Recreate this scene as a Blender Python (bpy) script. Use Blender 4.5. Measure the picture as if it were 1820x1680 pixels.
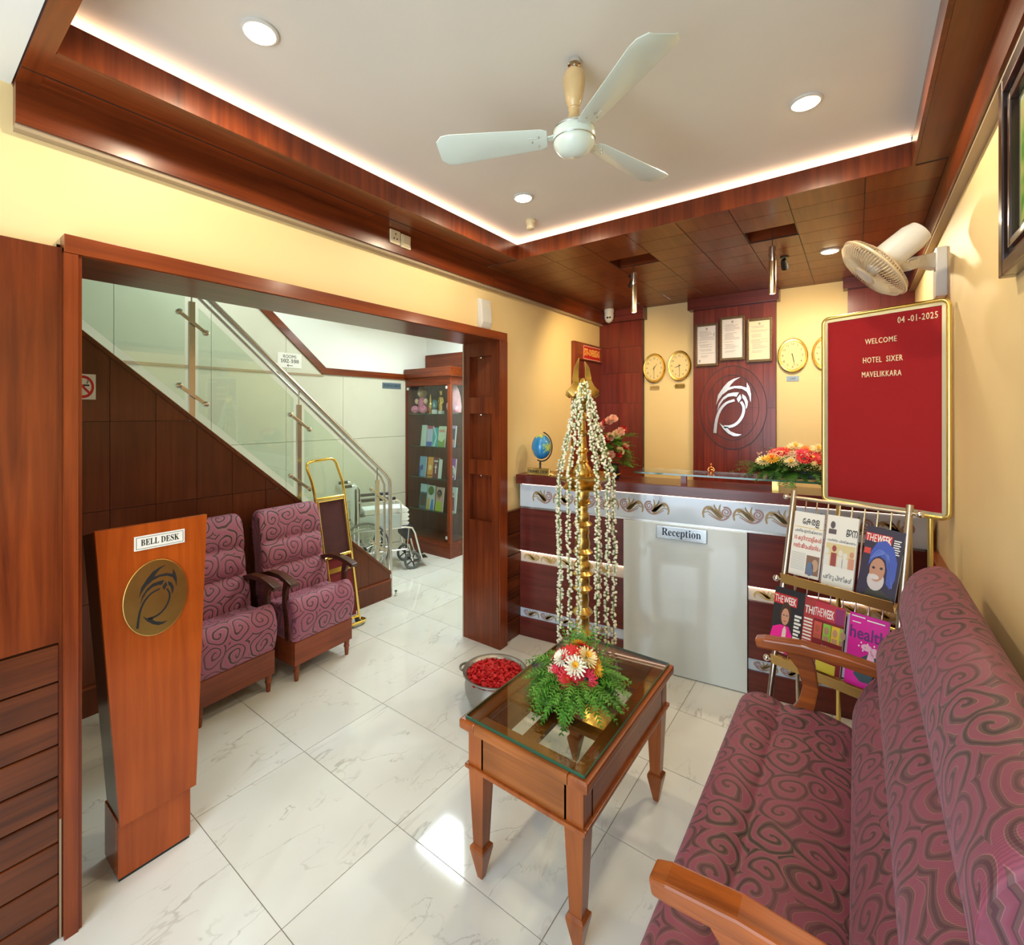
import bpy, bmesh, math, random
from mathutils import Vector, Matrix
R = math.radians
PI = math.pi
random.seed(7)
scn = bpy.context.scene
COL = scn.collection
for _o in list(bpy.data.objects):
    bpy.data.objects.remove(_o)

# ------------------------------------------------------------------ camera
cam_d = bpy.data.cameras.new('camera')
cam_d.sensor_fit = 'HORIZONTAL'
cam_d.sensor_width = 36.0
cam_d.lens = 36.0 * 842.0 / 1820.0
cam_d.shift_x = (910 - 870) / 1820.0
cam_d.shift_y = (733 - 840) / 1820.0
cam_d.clip_start = 0.02
cam = bpy.data.objects.new('camera', cam_d)
COL.objects.link(cam)
cam.location = (0, 0, 1.85)
cam.rotation_euler = (R(90), 0, 0.6586)
scn.camera = cam

# ------------------------------------------------------------------ world, exposure
scn.view_settings.view_transform = 'Standard'
scn.view_settings.look = 'None'
scn.view_settings.gamma = 1.0
scn.view_settings.use_curve_mapping = False
scn.view_settings.exposure = 0.0
scn.cycles.use_denoising = True
scn.cycles.max_bounces = 10
scn.cycles.diffuse_bounces = 5
scn.cycles.glossy_bounces = 5
scn.cycles.transmission_bounces = 8
scn.cycles.transparent_max_bounces = 16
scn.cycles.sample_clamp_indirect = 6.0
scn.cycles.caustics_reflective = False
scn.cycles.caustics_refractive = False
wd = bpy.data.worlds.new('world')
scn.world = wd
wd.use_nodes = True
_b = wd.node_tree.nodes['Background']
_b.inputs[0].default_value = (0.80, 0.90, 1.0, 1)
_b.inputs[1].default_value = 2.2


def lamp(name, kind, loc, energy, color, rot=(0, 0, 0), parent=None, size=.1, size_y=None, spot=None, blend=.5):
    d = bpy.data.lights.new(name, kind)
    d.energy = energy
    d.color = color
    if kind == 'AREA':
        d.shape = 'RECTANGLE' if size_y else 'SQUARE'
        d.size = size
        if size_y:
            d.size_y = size_y
    else:
        d.shadow_soft_size = size
    if spot:
        d.spot_size = R(spot)
        d.spot_blend = blend
    o = bpy.data.objects.new(name, d)
    COL.objects.link(o)
    o.location = loc
    o.rotation_euler = rot
    if parent:
        o.parent = parent
    return o


# daylight that enters through the glazed street front behind the camera
lamp('street_daylight', 'AREA', (-0.75, -1.45, 1.45), 78, (0.72, 0.88, 1.0), (R(90), 0, 0), size=1.9, size_y=2.3)
# tube light of the stair hall, on its ceiling
lamp('hall_tube_light', 'AREA', (-3.35, 3.95, 3.02), 56, (0.86, 0.98, 0.97), (0, 0, 0), size=1.1, size_y=.5)
lamp('stair_light', 'AREA', (-4.2, 2.0, 3.75), 24, (0.88, 0.97, 0.92), (0, 0, 0), size=.7, size_y=1.0)


# ------------------------------------------------------------------ materials
def lin(r, g, b):
    f = lambda c: (c / 255.) / 12.92 if c / 255. <= .04045 else ((c / 255. + .055) / 1.055) ** 2.4
    return (f(r), f(g), f(b), 1)


def new_mat(name):
    m = bpy.data.materials.new(name)
    m.use_nodes = True
    nt = m.node_tree
    return m, nt, nt.nodes['Principled BSDF']


def mat(name, col, rough=.5, metal=0., spec=.5, coat=0., emit=None, es=0., sheen=0., var=0., vscale=8.):
    m, nt, p = new_mat(name)
    p.inputs['Base Color'].default_value = col
    p.inputs['Roughness'].default_value = rough
    p.inputs['Metallic'].default_value = metal
    p.inputs['Specular IOR Level'].default_value = spec
    p.inputs['Coat Weight'].default_value = coat
    p.inputs['Coat Roughness'].default_value = .12
    p.inputs['Sheen Weight'].default_value = sheen
    if emit:
        p.inputs['Emission Color'].default_value = emit
        p.inputs['Emission Strength'].default_value = es
    if var:
        tc = nt.nodes.new('ShaderNodeTexCoord')
        n = nt.nodes.new('ShaderNodeTexNoise')
        n.inputs['Scale'].default_value = vscale
        n.inputs['Detail'].default_value = 4
        nt.links.new(tc.outputs['Object'], n.inputs['Vector'])
        r = nt.nodes.new('ShaderNodeValToRGB')
        r.color_ramp.elements[0].position = .3
        r.color_ramp.elements[1].position = .7
        r.color_ramp.elements[0].color = tuple(c * (1 - var) for c in col[:3]) + (1,)
        r.color_ramp.elements[1].color = tuple(min(1, c * (1 + var * .6)) for c in col[:3]) + (1,)
        nt.links.new(n.outputs['Fac'], r.inputs['Fac'])
        nt.links.new(r.outputs['Color'], p.inputs['Base Color'])
    return m


def ramp(nt, stops, interp='LINEAR'):
    r = nt.nodes.new('ShaderNodeValToRGB')
    cr = r.color_ramp
    cr.interpolation = interp
    while len(cr.elements) < len(stops):
        cr.elements.new(.5)
    for e, (pos, c) in zip(cr.elements, stops):
        e.position = pos
        e.color = c
    return r


def wood(name, dark, light, axis='z', rough=.28, coat=.22, scale=1., mid=.5, contrast=.25, knots=0.):
    m, nt, p = new_mat(name)
    L = nt.links.new
    tc = nt.nodes.new('ShaderNodeTexCoord')
    oi = nt.nodes.new('ShaderNodeObjectInfo')
    mul = nt.nodes.new('ShaderNodeMath'); mul.operation = 'MULTIPLY'; mul.inputs[1].default_value = 7.3
    L(oi.outputs['Random'], mul.inputs[0])
    add = nt.nodes.new('ShaderNodeVectorMath'); add.operation = 'ADD'
    L(tc.outputs['Object'], add.inputs[0]); L(mul.outputs[0], add.inputs[1])
    mp = nt.nodes.new('ShaderNodeMapping')
    s = {'x': (1.2, 26, 26), 'y': (26, 1.2, 26), 'z': (26, 26, 1.2)}[axis]
    mp.inputs['Scale'].default_value = tuple(v * scale for v in s)
    L(add.outputs[0], mp.inputs['Vector'])
    n = nt.nodes.new('ShaderNodeTexNoise')
    n.inputs['Scale'].default_value = 1.0
    n.inputs['Detail'].default_value = 5
    n.inputs['Roughness'].default_value = .62
    n.inputs['Distortion'].default_value = .5 + knots
    L(mp.outputs[0], n.inputs['Vector'])
    r = ramp(nt, [(mid - contrast, dark), (mid + contrast, light)])
    L(n.outputs['Fac'], r.inputs['Fac'])
    # broad cloudy figure
    n2 = nt.nodes.new('ShaderNodeTexNoise')
    n2.inputs['Scale'].default_value = 2.6
    n2.inputs['Detail'].default_value = 2
    L(add.outputs[0], n2.inputs['Vector'])
    mr = nt.nodes.new('ShaderNodeMapRange')
    mr.inputs[1].default_value = .3; mr.inputs[2].default_value = .7
    mr.inputs[3].default_value = .78 - knots * .3; mr.inputs[4].default_value = 1.12
    L(n2.outputs['Fac'], mr.inputs[0])
    mx = nt.nodes.new('ShaderNodeVectorMath'); mx.operation = 'SCALE'
    L(r.outputs['Color'], mx.inputs[0]); L(mr.outputs[0], mx.inputs['Scale'])
    L(mx.outputs[0], p.inputs['Base Color'])
    p.inputs['Roughness'].default_value = rough
    p.inputs['Specular IOR Level'].default_value = .32
    p.inputs['Coat Weight'].default_value = coat * .8
    p.inputs['Coat Roughness'].default_value = .14
    return m


def fabric(name, st, pink, cell=.13, dens=23., sheen=.15):
    """upholstery with woven spirals, mapped on the metric UV of the cushion"""
    m, nt, p = new_mat(name)
    L = nt.links.new
    N = nt.nodes.new

    def math_(op, a, b=None):
        k = N('ShaderNodeMath'); k.operation = op
        for i, v in ((0, a), (1, b)):
            if v is None:
                continue
            if isinstance(v, (int, float)):
                k.inputs[i].default_value = v
            else:
                L(v, k.inputs[i])
        return k.outputs[0]
    uv = N('ShaderNodeUVMap')
    sc_ = N('ShaderNodeVectorMath'); sc_.operation = 'SCALE'; sc_.inputs['Scale'].default_value = 1. / cell
    L(uv.outputs[0], sc_.inputs[0])
    nz = N('ShaderNodeTexNoise'); nz.inputs['Scale'].default_value = 1.1; nz.inputs['Detail'].default_value = 1
    L(sc_.outputs[0], nz.inputs['Vector'])
    nv = N('ShaderNodeVectorMath'); nv.operation = 'MULTIPLY_ADD'
    L(nz.outputs['Color'], nv.inputs[0]); nv.inputs[1].default_value = (.55, .55, 0); L(sc_.outputs[0], nv.inputs[2])
    vo = N('ShaderNodeTexVoronoi'); vo.voronoi_dimensions = '2D'; vo.inputs['Scale'].default_value = 1.0
    vo.inputs['Randomness'].default_value = .45
    L(nv.outputs[0], vo.inputs['Vector'])
    sub = N('ShaderNodeVectorMath'); sub.operation = 'SUBTRACT'
    L(nv.outputs[0], sub.inputs[0]); L(vo.outputs['Position'], sub.inputs[1])
    xyz = N('ShaderNodeSeparateXYZ'); L(sub.outputs[0], xyz.inputs[0])
    ang = math_('ARCTAN2', xyz.outputs[1], xyz.outputs[0])
    sep = N('ShaderNodeSeparateColor'); L(vo.outputs['Color'], sep.inputs[0])
    sgn = math_('SUBTRACT', math_('MULTIPLY', math_('GREATER_THAN', sep.outputs[0], .4), 2.0), 1.0)
    ph = math_('ADD', math_('MULTIPLY', vo.outputs['Distance'], dens), math_('MULTIPLY', ang, sgn))
    ph = math_('ADD', ph, math_('MULTIPLY', sep.outputs[1], 6.28))
    sn = math_('ADD', math_('MULTIPLY', math_('SINE', ph), .5), .5)
    r = ramp(nt, st)
    L(sn, r.inputs['Fac'])
    # broad rose and taupe bands, with their sheen painted into the colour
    n2 = N('ShaderNodeTexNoise'); n2.inputs['Scale'].default_value = 3.0; n2.inputs['Detail'].default_value = 2
    L(uv.outputs[0], n2.inputs['Vector'])
    mr = N('ShaderNodeMapRange'); mr.inputs[1].default_value = .35; mr.inputs[2].default_value = .65
    mr.inputs[3].default_value = 0; mr.inputs[4].default_value = .45
    L(n2.outputs['Fac'], mr.inputs[0])
    mix = N('ShaderNodeMix'); mix.data_type = 'RGBA'
    L(mr.outputs[0], mix.inputs[0]); L(r.outputs['Color'], mix.inputs[6]); mix.inputs[7].default_value = pink
    # fine woven rib
    wv = N('ShaderNodeTexWave'); wv.inputs['Scale'].default_value = 70; wv.inputs['Distortion'].default_value = 1.5
    L(uv.outputs[0], wv.inputs['Vector'])
    mul = N('ShaderNodeMapRange'); mul.inputs[3].default_value = .8; mul.inputs[4].default_value = 1.1
    L(wv.outputs['Fac'], mul.inputs[0])
    sc2 = N('ShaderNodeVectorMath'); sc2.operation = 'SCALE'
    L(mix.outputs[2], sc2.inputs[0]); L(mul.outputs[0], sc2.inputs['Scale'])
    L(sc2.outputs[0], p.inputs['Base Color'])
    bp = N('ShaderNodeBump'); bp.inputs['Strength'].default_value = .25; bp.inputs['Distance'].default_value = .004
    L(sn, bp.inputs['Height']); L(bp.outputs[0], p.inputs['Normal'])
    p.inputs['Roughness'].default_value = .62
    p.inputs['Sheen Weight'].default_value = sheen
    p.inputs['Sheen Tint'].default_value = (1, .62, .75, 1)
    return m


def thin_glass(name, tint, refl=.12, rough=.02):
    m = bpy.data.materials.new(name)
    m.use_nodes = True
    nt = m.node_tree
    nt.nodes.clear()
    o = nt.nodes.new('ShaderNodeOutputMaterial')
    t = nt.nodes.new('ShaderNodeBsdfTransparent'); t.inputs[0].default_value = tint
    g = nt.nodes.new('ShaderNodeBsdfGlossy'); g.inputs['Roughness'].default_value = rough
    fr = nt.nodes.new('ShaderNodeLayerWeight'); fr.inputs[0].default_value = .5
    pw = nt.nodes.new('ShaderNodeMath'); pw.operation = 'POWER'; pw.inputs[1].default_value = 5.0
    nt.links.new(fr.outputs['Facing'], pw.inputs[0])
    ad = nt.nodes.new('ShaderNodeMath'); ad.operation = 'MULTIPLY_ADD'
    ad.inputs[1].default_value = 1. - refl; ad.inputs[2].default_value = refl
    ad.use_clamp = True
    nt.links.new(pw.outputs[0], ad.inputs[0])
    mx = nt.nodes.new('ShaderNodeMixShader')
    nt.links.new(ad.outputs[0], mx.inputs[0]); nt.links.new(t.outputs[0], mx.inputs[1]); nt.links.new(g.outputs[0], mx.inputs[2])
    nt.links.new(mx.outputs[0], o.inputs[0])
    return m


def tile_mat():
    m, nt, p = new_mat('polished_marble_tile')
    L = nt.links.new
    N = nt.nodes.new
    tc = N('ShaderNodeTexCoord')
    oi = N('ShaderNodeObjectInfo')
    rd = N('ShaderNodeMath'); rd.operation = 'SNAP'; rd.inputs[1].default_value = .25
    L(oi.outputs['Random'], rd.inputs[0])
    ad = N('ShaderNodeVectorMath'); ad.operation = 'ADD'
    L(tc.outputs['Object'], ad.inputs[0]); L(rd.outputs[0], ad.inputs[1])
    mp = N('ShaderNodeMapping'); mp.inputs['Rotation'].default_value = (0, 0, R(-52)); mp.inputs['Scale'].default_value = (2.6, 1.1, 1)
    L(ad.outputs[0], mp.inputs['Vector'])

    def vein(scale, width, off):
        n = N('ShaderNodeTexNoise'); n.inputs['Scale'].default_value = scale; n.inputs['Detail'].default_value = 5
        n.inputs['Roughness'].default_value = .55; n.inputs['Distortion'].default_value = .7
        o2 = N('ShaderNodeVectorMath'); o2.operation = 'ADD'; o2.inputs[1].default_value = (off, off * .7, 0)
        L(mp.outputs[0], o2.inputs[0]); L(o2.outputs[0], n.inputs['Vector'])
        s = N('ShaderNodeMath'); s.operation = 'SUBTRACT'; s.inputs[1].default_value = .5
        L(n.outputs['Fac'], s.inputs[0])
        a = N('ShaderNodeMath'); a.operation = 'ABSOLUTE'; L(s.outputs[0], a.inputs[0])
        r = N('ShaderNodeMapRange'); r.inputs[1].default_value = 0; r.inputs[2].default_value = width
        r.inputs[3].default_value = 1; r.inputs[4].default_value = 0
        L(a.outputs[0], r.inputs[0])
        n3 = N('ShaderNodeTexNoise'); n3.inputs['Scale'].default_value = 2.2; n3.inputs['Detail'].default_value = 1
        L(o2.outputs[0], n3.inputs['Vector'])
        r3 = N('ShaderNodeMapRange'); r3.inputs[1].default_value = .48; r3.inputs[2].default_value = .68
        L(n3.outputs['Fac'], r3.inputs[0])
        k = N('ShaderNodeMath'); k.operation = 'MULTIPLY'; L(r.outputs[0], k.inputs[0]); L(r3.outputs[0], k.inputs[1])
        return k.outputs[0]
    v1 = vein(.9, .012, 0.3)
    v2 = vein(1.5, .009, 5.1)
    mx = N('ShaderNodeMath'); mx.operation = 'MAXIMUM'; L(v1, mx.inputs[0]); L(v2, mx.inputs[1])
    sc_ = N('ShaderNodeMath'); sc_.operation = 'MULTIPLY'; sc_.inputs[1].default_value = .6; L(mx.outputs[0], sc_.inputs[0])
    cl = N('ShaderNodeTexNoise'); cl.inputs['Scale'].default_value = 1.7; cl.inputs['Detail'].default_value = 3
    L(ad.outputs[0], cl.inputs['Vector'])
    cr = ramp(nt, [(.3, (.70, .70, .655, 1)), (.7, (.77, .785, .77, 1))]); L(cl.outputs['Fac'], cr.inputs['Fac'])
    mix = N('ShaderNodeMix'); mix.data_type = 'RGBA'
    L(sc_.outputs[0], mix.inputs[0]); L(cr.outputs['Color'], mix.inputs[6]); mix.inputs[7].default_value = (.33, .30, .27, 1)
    L(mix.outputs[2], p.inputs['Base Color'])
    p.inputs['Roughness'].default_value = .07
    p.inputs['Specular IOR Level'].default_value = .6
    return m


M = {}
M['tile'] = tile_mat()
M['grout'] = mat('floor_grout', (.36, .31, .24, 1), .8)
M['yellow'] = mat('cream_yellow_paint', (.80, .62, .315, 1), .55, var=.05, vscale=1.5)
M['ceil'] = mat('off_white_ceiling_paint', (.70, .665, .60, 1), .6, var=.03, vscale=2)
M['white'] = mat('white_wall_paint', (.80, .83, .80, 1), .6)
M['laminate'] = mat('beige_laminate', (.58, .575, .47, 1), .35, var=.04, vscale=3)
M['cream_bead'] = mat('cream_bead', (.36, .27, .17, 1), .6)
WD, WL = (.078, .0125, .0040, 1), (.235, .046, .0090, 1)
M['wood_z'] = wood('mahogany_veneer_vertical', WD, WL, 'z')
M['wood_y'] = wood('mahogany_veneer_along_room', WD, WL, 'y')
M['wood_x'] = wood('mahogany_veneer_across_room', WD, WL, 'x')
M['casing_z'] = wood('orange_mahogany_vertical', (.125, .0205, .0055, 1), (.275, .053, .0100, 1), 'z')
M['casing_y'] = wood('orange_mahogany_along_room', (.135, .023, .0055, 1), (.290, .058, .0105, 1), 'y')
M['plank'] = wood('solid_plank_wood', (.042, .010, .0045, 1), (.165, .038, .009, 1), 'y', scale=.55, contrast=.2, knots=.7, coat=.25, rough=.33)
M['stair_wood'] = wood('dark_stair_veneer', (.095, .0200, .0065, 1), (.170, .040, .0115, 1), 'z', rough=.34)
M['maroon_x'] = wood('maroon_desk_veneer', (.080, .0125, .0095, 1), (.165, .030, .0210, 1), 'x', rough=.25)
M['maroon_z'] = wood('maroon_wall_veneer', (.105, .0150, .0095, 1), (.230, .034, .0200, 1), 'z', rough=.3)
M['soffit'] = wood('ceiling_panel_veneer', (.125, .028, .0065, 1), (.225, .058, .0115, 1), 'y', rough=.36, coat=.08)
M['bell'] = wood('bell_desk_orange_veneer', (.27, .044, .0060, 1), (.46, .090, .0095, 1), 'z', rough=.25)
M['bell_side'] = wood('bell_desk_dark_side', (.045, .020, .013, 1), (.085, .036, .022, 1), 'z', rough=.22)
M['teak'] = wood('teak_table', (.19, .042, .0095, 1), (.42, .115, .022, 1), 'z', rough=.3, scale=.6, knots=.4)
M['teak_y'] = wood('teak_table_along', (.19, .042, .0095, 1), (.42, .115, .022, 1), 'y', rough=.3, scale=.6, knots=.4)
M['teak_x'] = wood('teak_table_across', (.22, .056, .012, 1), (.52, .165, .032, 1), 'x', rough=.3, scale=.6, knots=.6)
M['arm'] = wood('worn_armrest_wood', (.10, .022, .007, 1), (.46, .115, .018, 1), 'x', rough=.25, scale=.5, knots=.9)
M['dark_arm'] = wood('dark_chair_arm_wood', (.035, .011, .006, 1), (.12, .035, .014, 1), 'x', rough=.3, scale=.7)
M['rail'] = wood('armchair_rail_wood', (.16, .032, .012, 1), (.30, .070, .022, 1), 'y', rough=.35)
M['black'] = mat('black', (.012, .012, .013, 1), .45)
M['darkblue'] = mat('dark_navy', (.012, .016, .035, 1), .5)
M['brass'] = mat('polished_brass', (.83, .55, .13, 1), .2, 1.)
M['brass_d'] = mat('cast_brass_lamp', (.70, .45, .12, 1), .27, 1., var=.25, vscale=18)
M['gold'] = mat('gold_plated_tube', (.93, .66, .17, 1), .13, 1.)
M['goldanod'] = mat('gold_anodised_aluminium', (.88, .68, .22, 1), .28, 1.)
M['steel'] = mat('brushed_steel', (.56, .54, .50, 1), .26, 1.)
M['chrome'] = mat('chrome', (.86, .87, .88, 1), .10, 1.)
M['nickel'] = mat('brushed_nickel', (.60, .52, .42, 1), .3, 1.)
M['bronze'] = mat('satin_gold_sheet', (.62, .43, .17, 1), .36, 1.)
M['disc'] = mat('satin_brass_disc', (.66, .44, .13, 1), .3, 1., var=.25, vscale=5)
M['led'] = mat('led_strip', (1, .9, .8, 1), .5, emit=(1, .64, .42, 1), es=3.2)
M['led2'] = mat('led_desk_strip', (1, .9, .8, 1), .5, emit=(1, .66, .45, 1), es=5.0)
M['lampface'] = mat('lamp_face', (1, .9, .7, 1), .5, emit=(1, .78, .42, 1), es=45.)
M['plastic'] = mat('white_plastic', (.60, .59, .56, 1), .35)
M['ivory'] = mat('ivory_plastic', (.74, .62, .40, 1), .4)
M['fan_white'] = mat('fan_enamel', (.66, .75, .68, 1), .25, coat=.3)
M['fan_cream'] = mat('fan_cream_plastic', (.66, .46, .22, 1), .3, coat=.3, var=.15, vscale=12)
M['paper'] = mat('paper', (.80, .79, .74, 1), .6)
M['silverplate'] = mat('silver_sign_plate', (.55, .56, .58, 1), .22, .9)
M['whiteglass'] = mat('back_painted_white_glass', (.66, .71, .70, 1), .06, coat=.6)
M['band'] = mat('pale_blue_glass_band', (.58, .66, .76, 1), .08, coat=.5)
M['bandwarm'] = mat('cream_glass_band', (.75, .66, .55, 1), .15, coat=.4)
M['motif'] = mat('gold_scroll_print', (.36, .25, .11, 1), .4)
M['motif2'] = mat('mauve_scroll_print', (.34, .20, .19, 1), .4)
M['felt'] = mat('red_grooved_felt', (.36, .005, .008, 1), .85)
M['letter'] = mat('cream_letters', (.86, .74, .48, 1), .4)
M['glass_green'] = thin_glass('green_stair_glass', (.90, .965, .925, 1), .07)
M['glass_clear'] = thin_glass('clear_cabinet_glass', (.90, .95, .93, 1), .05)
M['glass_table'] = thin_glass('table_glass', (.86, .90, .84, 1), .10)
M['glass_edge'] = mat('green_glass_edge', (.02, .10, .06, 1), .1, coat=.5)
_pk, _tp, _ln, _dp = (.215, .045, .078, 1), (.088, .046, .034, 1), (.30, .12, .125, 1), (.026, .010, .012, 1)
M['fabric'] = fabric('rose_spiral_upholstery', [(0, _dp), (.06, _dp), (.10, _tp), (.44, _tp), (.48, _ln), (.55, _ln), (.60, _pk), (1, _pk)], _pk, .125, 21., .12)
_pk, _tp, _ln, _dp = (.37, .105, .19, 1), (.28, .12, .15, 1), (.47, .25, .29, 1), (.026, .008, .012, 1)
M['fabric2'] = fabric('mauve_spiral_chair_fabric', [(0, _dp), (.13, _dp), (.18, _ln), (.23, _tp), (.42, _tp), (.50, _ln), (.56, _pk), (1, _pk)], _pk, .145, 25., .2)
M['marble'] = mat('white_stair_marble', (.74, .75, .72, 1), .15)
M['velvet'] = mat('burgundy_velvet', (.075, .012, .016, 1), .9, sheen=.4, var=.2, vscale=14)
M['redvelvet'] = mat('red_velvet', (.22, .010, .014, 1), .9, sheen=.4)
M['leaf'] = mat('fern_green', (.085, .27, .022, 1), .55, var=.5, vscale=30)
M['leaf_d'] = mat('dark_fern_green', (.055, .18, .020, 1), .55, var=.5, vscale=30)
M['petal_red'] = mat('red_petals', (.62, .012, .014, 1), .55, var=.35, vscale=60)
M['petal_pink'] = mat('crimson_petals', (.60, .020, .055, 1), .55)
M['petal_white'] = mat('white_petals', (.84, .84, .72, 1), .55)
M['petal_yel'] = mat('yellow_petals', (.86, .52, .04, 1), .55)
M['petal_cream'] = mat('cream_petals', (.85, .74, .42, 1), .55)
M['petal_peach'] = mat('peach_petals', (.85, .50, .36, 1), .55)
M['petal_or'] = mat('orange_petals', (.82, .20, .02, 1), .55)
M['jasmine'] = mat('jasmine_buds', (.83, .80, .62, 1), .55, var=.15, vscale=60)
M['pewter'] = mat('grey_bell_metal', (.33, .31, .28, 1), .38, .8)
M['towel'] = mat('white_towel', (.80, .84, .84, 1), .9, sheen=.2)
M['vinyl'] = mat('navy_vinyl', (.020, .024, .042, 1), .4)
M['rubber'] = mat('grey_rubber', (.10, .11, .11, 1), .7)


# ------------------------------------------------------------------ mesh builder
class MB:
    def __init__(s):
        s.v, s.f, s.mi, s.uv = [], [], [], None
        s.cur = 0

    def add(s, verts, faces):
        b = len(s.v)
        s.v += [tuple(v) for v in verts]
        for f in faces:
            s.f.append(tuple(b + i for i in f))
            s.mi.append(s.cur)
        return s

    def box(s, x0, x1, y0, y1, z0, z1):
        v = [(x, y, z) for z in (z0, z1) for y in (y0, y1) for x in (x0, x1)]
        return s.add(v, [(0, 2, 3, 1), (4, 5, 7, 6), (0, 1, 5, 4), (2, 6, 7, 3), (0, 4, 6, 2), (1, 3, 7, 5)])

    def prism(s, pts, axis, a, b):
        n = len(pts)
        area = sum(pts[i][0] * pts[(i + 1) % n][1] - pts[(i + 1) % n][0] * pts[i][1] for i in range(n))
        if area < 0:
            pts = pts[::-1]
        put = {'x': lambda p, t: (t, p[0], p[1]), 'y': lambda p, t: (p[0], t, p[1]), 'z': lambda p, t: (p[0], p[1], t)}[axis]
        v = [put(p, a) for p in pts] + [put(p, b) for p in pts]
        fs = [tuple(range(n))[::-1], tuple(range(n, 2 * n))] + [(i, (i + 1) % n, n + (i + 1) % n, n + i) for i in range(n)]
        if (axis == 'y') != (b < a):
            fs = [f[::-1] for f in fs]
        return s.add(v, fs)

    def rings(s, rings, closed=True, cap=True):
        n = len(rings[0])
        v = [p for r in rings for p in r]
        fs = []
        for i in range(len(rings) - 1):
            for j in range(n if closed else n - 1):
                k = (j + 1) % n
                fs.append((i * n + j, i * n + k, (i + 1) * n + k, (i + 1) * n + j))
        if cap and closed:
            fs.append(tuple(range(n))[::-1])
            fs.append(tuple((len(rings) - 1) * n + j for j in range(n)))
        return s.add(v, fs)

    def tube(s, pts, r, n=10, cap=True, flat=1., up=None):
        P = [Vector(p) for p in pts]
        rs = r if isinstance(r, (list, tuple)) else [r] * len(P)
        T = []
        for i in range(len(P)):
            a = P[min(i + 1, len(P) - 1)] - P[max(i - 1, 0)]
            T.append(a.normalized())
        u = Vector(up) if up else (Vector((0, 0, 1)) if abs(T[0].z) < .9 else Vector((1, 0, 0)))
        rings = []
        for i, t in enumerate(T):
            u = (u - t * u.dot(t))
            u = u.normalized() if u.length > 1e-6 else t.orthogonal().normalized()
            w = t.cross(u)
            rings.append([P[i] + (u * math.cos(2 * PI * k / n) * flat + w * math.sin(2 * PI * k / n)) * rs[i] for k in range(n)])
        return s.rings(rings, True, cap)

    def bar(s, pts, w, h, up=(0, 0, 1)):
        """rectangular section sweep; w across, h along up"""
        P = [Vector(p) for p in pts]
        ws = w if isinstance(w, (list, tuple)) else [w] * len(P)
        hs = h if isinstance(h, (list, tuple)) else [h] * len(P)
        rings = []
        for i in range(len(P)):
            t = (P[min(i + 1, len(P) - 1)] - P[max(i - 1, 0)]).normalized()
            u = Vector(up); u = (u - t * u.dot(t)).normalized()
            c = t.cross(u)
            a, b = c * ws[i] / 2, u * hs[i] / 2
            rings.append([P[i] - a - b, P[i] + a - b, P[i] + a + b, P[i] - a + b])
        return s.rings(rings, True, True)

    def lathe(s, prof, c=(0, 0, 0), n=28, axis='z', sx=1., sy=1.):
        rings = []
        for r, z in prof:
            rg = []
            for k in range(n):
                a = 2 * PI * k / n
                x, y = r * math.cos(a) * sx, r * math.sin(a) * sy
                p = {'z': (x, y, z), 'x': (z, x, y), 'y': (x, z, -y)}[axis]
                rg.append((c[0] + p[0], c[1] + p[1], c[2] + p[2]))
            rings.append(rg)
        return s.rings(rings, True, True)

    def ball(s, c, rad, n=12, m=8):
        rx, ry, rz = rad if isinstance(rad, (tuple, list)) else (rad,) * 3
        rings = []
        for i in range(m + 1):
            t = -PI / 2 + PI * i / m
            q = max(math.cos(t), .02)
            rings.append([(c[0] + rx * q * math.cos(2 * PI * k / n), c[1] + ry * q * math.sin(2 * PI * k / n), c[2] + rz * math.sin(t)) for k in range(n)])
        return s.rings(rings, True, True)

    def quad(s, a, b, c, d):
        return s.add([a, b, c, d], [(0, 1, 2, 3)])

    def xf(s, mtx, start=0):
        for i in range(start, len(s.v)):
            s.v[i] = tuple(mtx @ Vector(s.v[i]))
        return s

    def mesh(s, name, mats, smooth=False, bevel=0., uvs=None, angle=40):
        me = bpy.data.meshes.new(name)
        me.from_pydata(s.v, [], s.f)
        for m in (mats if isinstance(mats, (list, tuple)) else [mats]):
            me.materials.append(M[m] if isinstance(m, str) else m)
        me.polygons.foreach_set('material_index', s.mi)
        if uvs:
            ul = me.uv_layers.new(name='UVMap')
            for lp in me.loops:
                ul.data[lp.index].uv = uvs[lp.vertex_index]
        if bevel:
            bm = bmesh.new(); bm.from_mesh(me)
            es = [e for e in bm.edges if len(e.link_faces) == 2 and e.calc_face_angle(0) > R(28)]
            bmesh.ops.bevel(bm, geom=es, offset=bevel, segments=2, profile=.6, affect='EDGES', clamp_overlap=True)
            bm.to_mesh(me); bm.free()
        if smooth:
            me.polygons.foreach_set('use_smooth', [True] * len(me.polygons))
            me.set_sharp_from_angle(angle=R(angle))
        me.update()
        return me

    def build(s, name, mats, parent=None, smooth=False, bevel=0., uvs=None, angle=40, base=False):
        off = None
        if base and parent is None:      # origin at the thing's base
            xs = [v[0] for v in s.v]; ys = [v[1] for v in s.v]; zs = [v[2] for v in s.v]
            off = Vector(((min(xs) + max(xs)) / 2, (min(ys) + max(ys)) / 2, min(zs)))
            s.v = [tuple(Vector(v) - off) for v in s.v]
        o = bpy.data.objects.new(name, s.mesh(name, mats, smooth, bevel, uvs, angle))
        COL.objects.link(o)
        if off is not None:
            o.location = off
        attach(o, parent)
        return o


WORLD = {}


def attach(o, parent):
    if parent is None:
        return
    o.parent = parent
    if parent in WORLD:
        o.location = -WORLD[parent]
        WORLD[o] = Vector((0, 0, 0))


def tag(o, label, cat, group=None):
    o['label'] = label
    o['category'] = cat
    if group:
        o['group'] = group
    return o


def struct(o):
    o['kind'] = 'structure'
    return o


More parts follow.
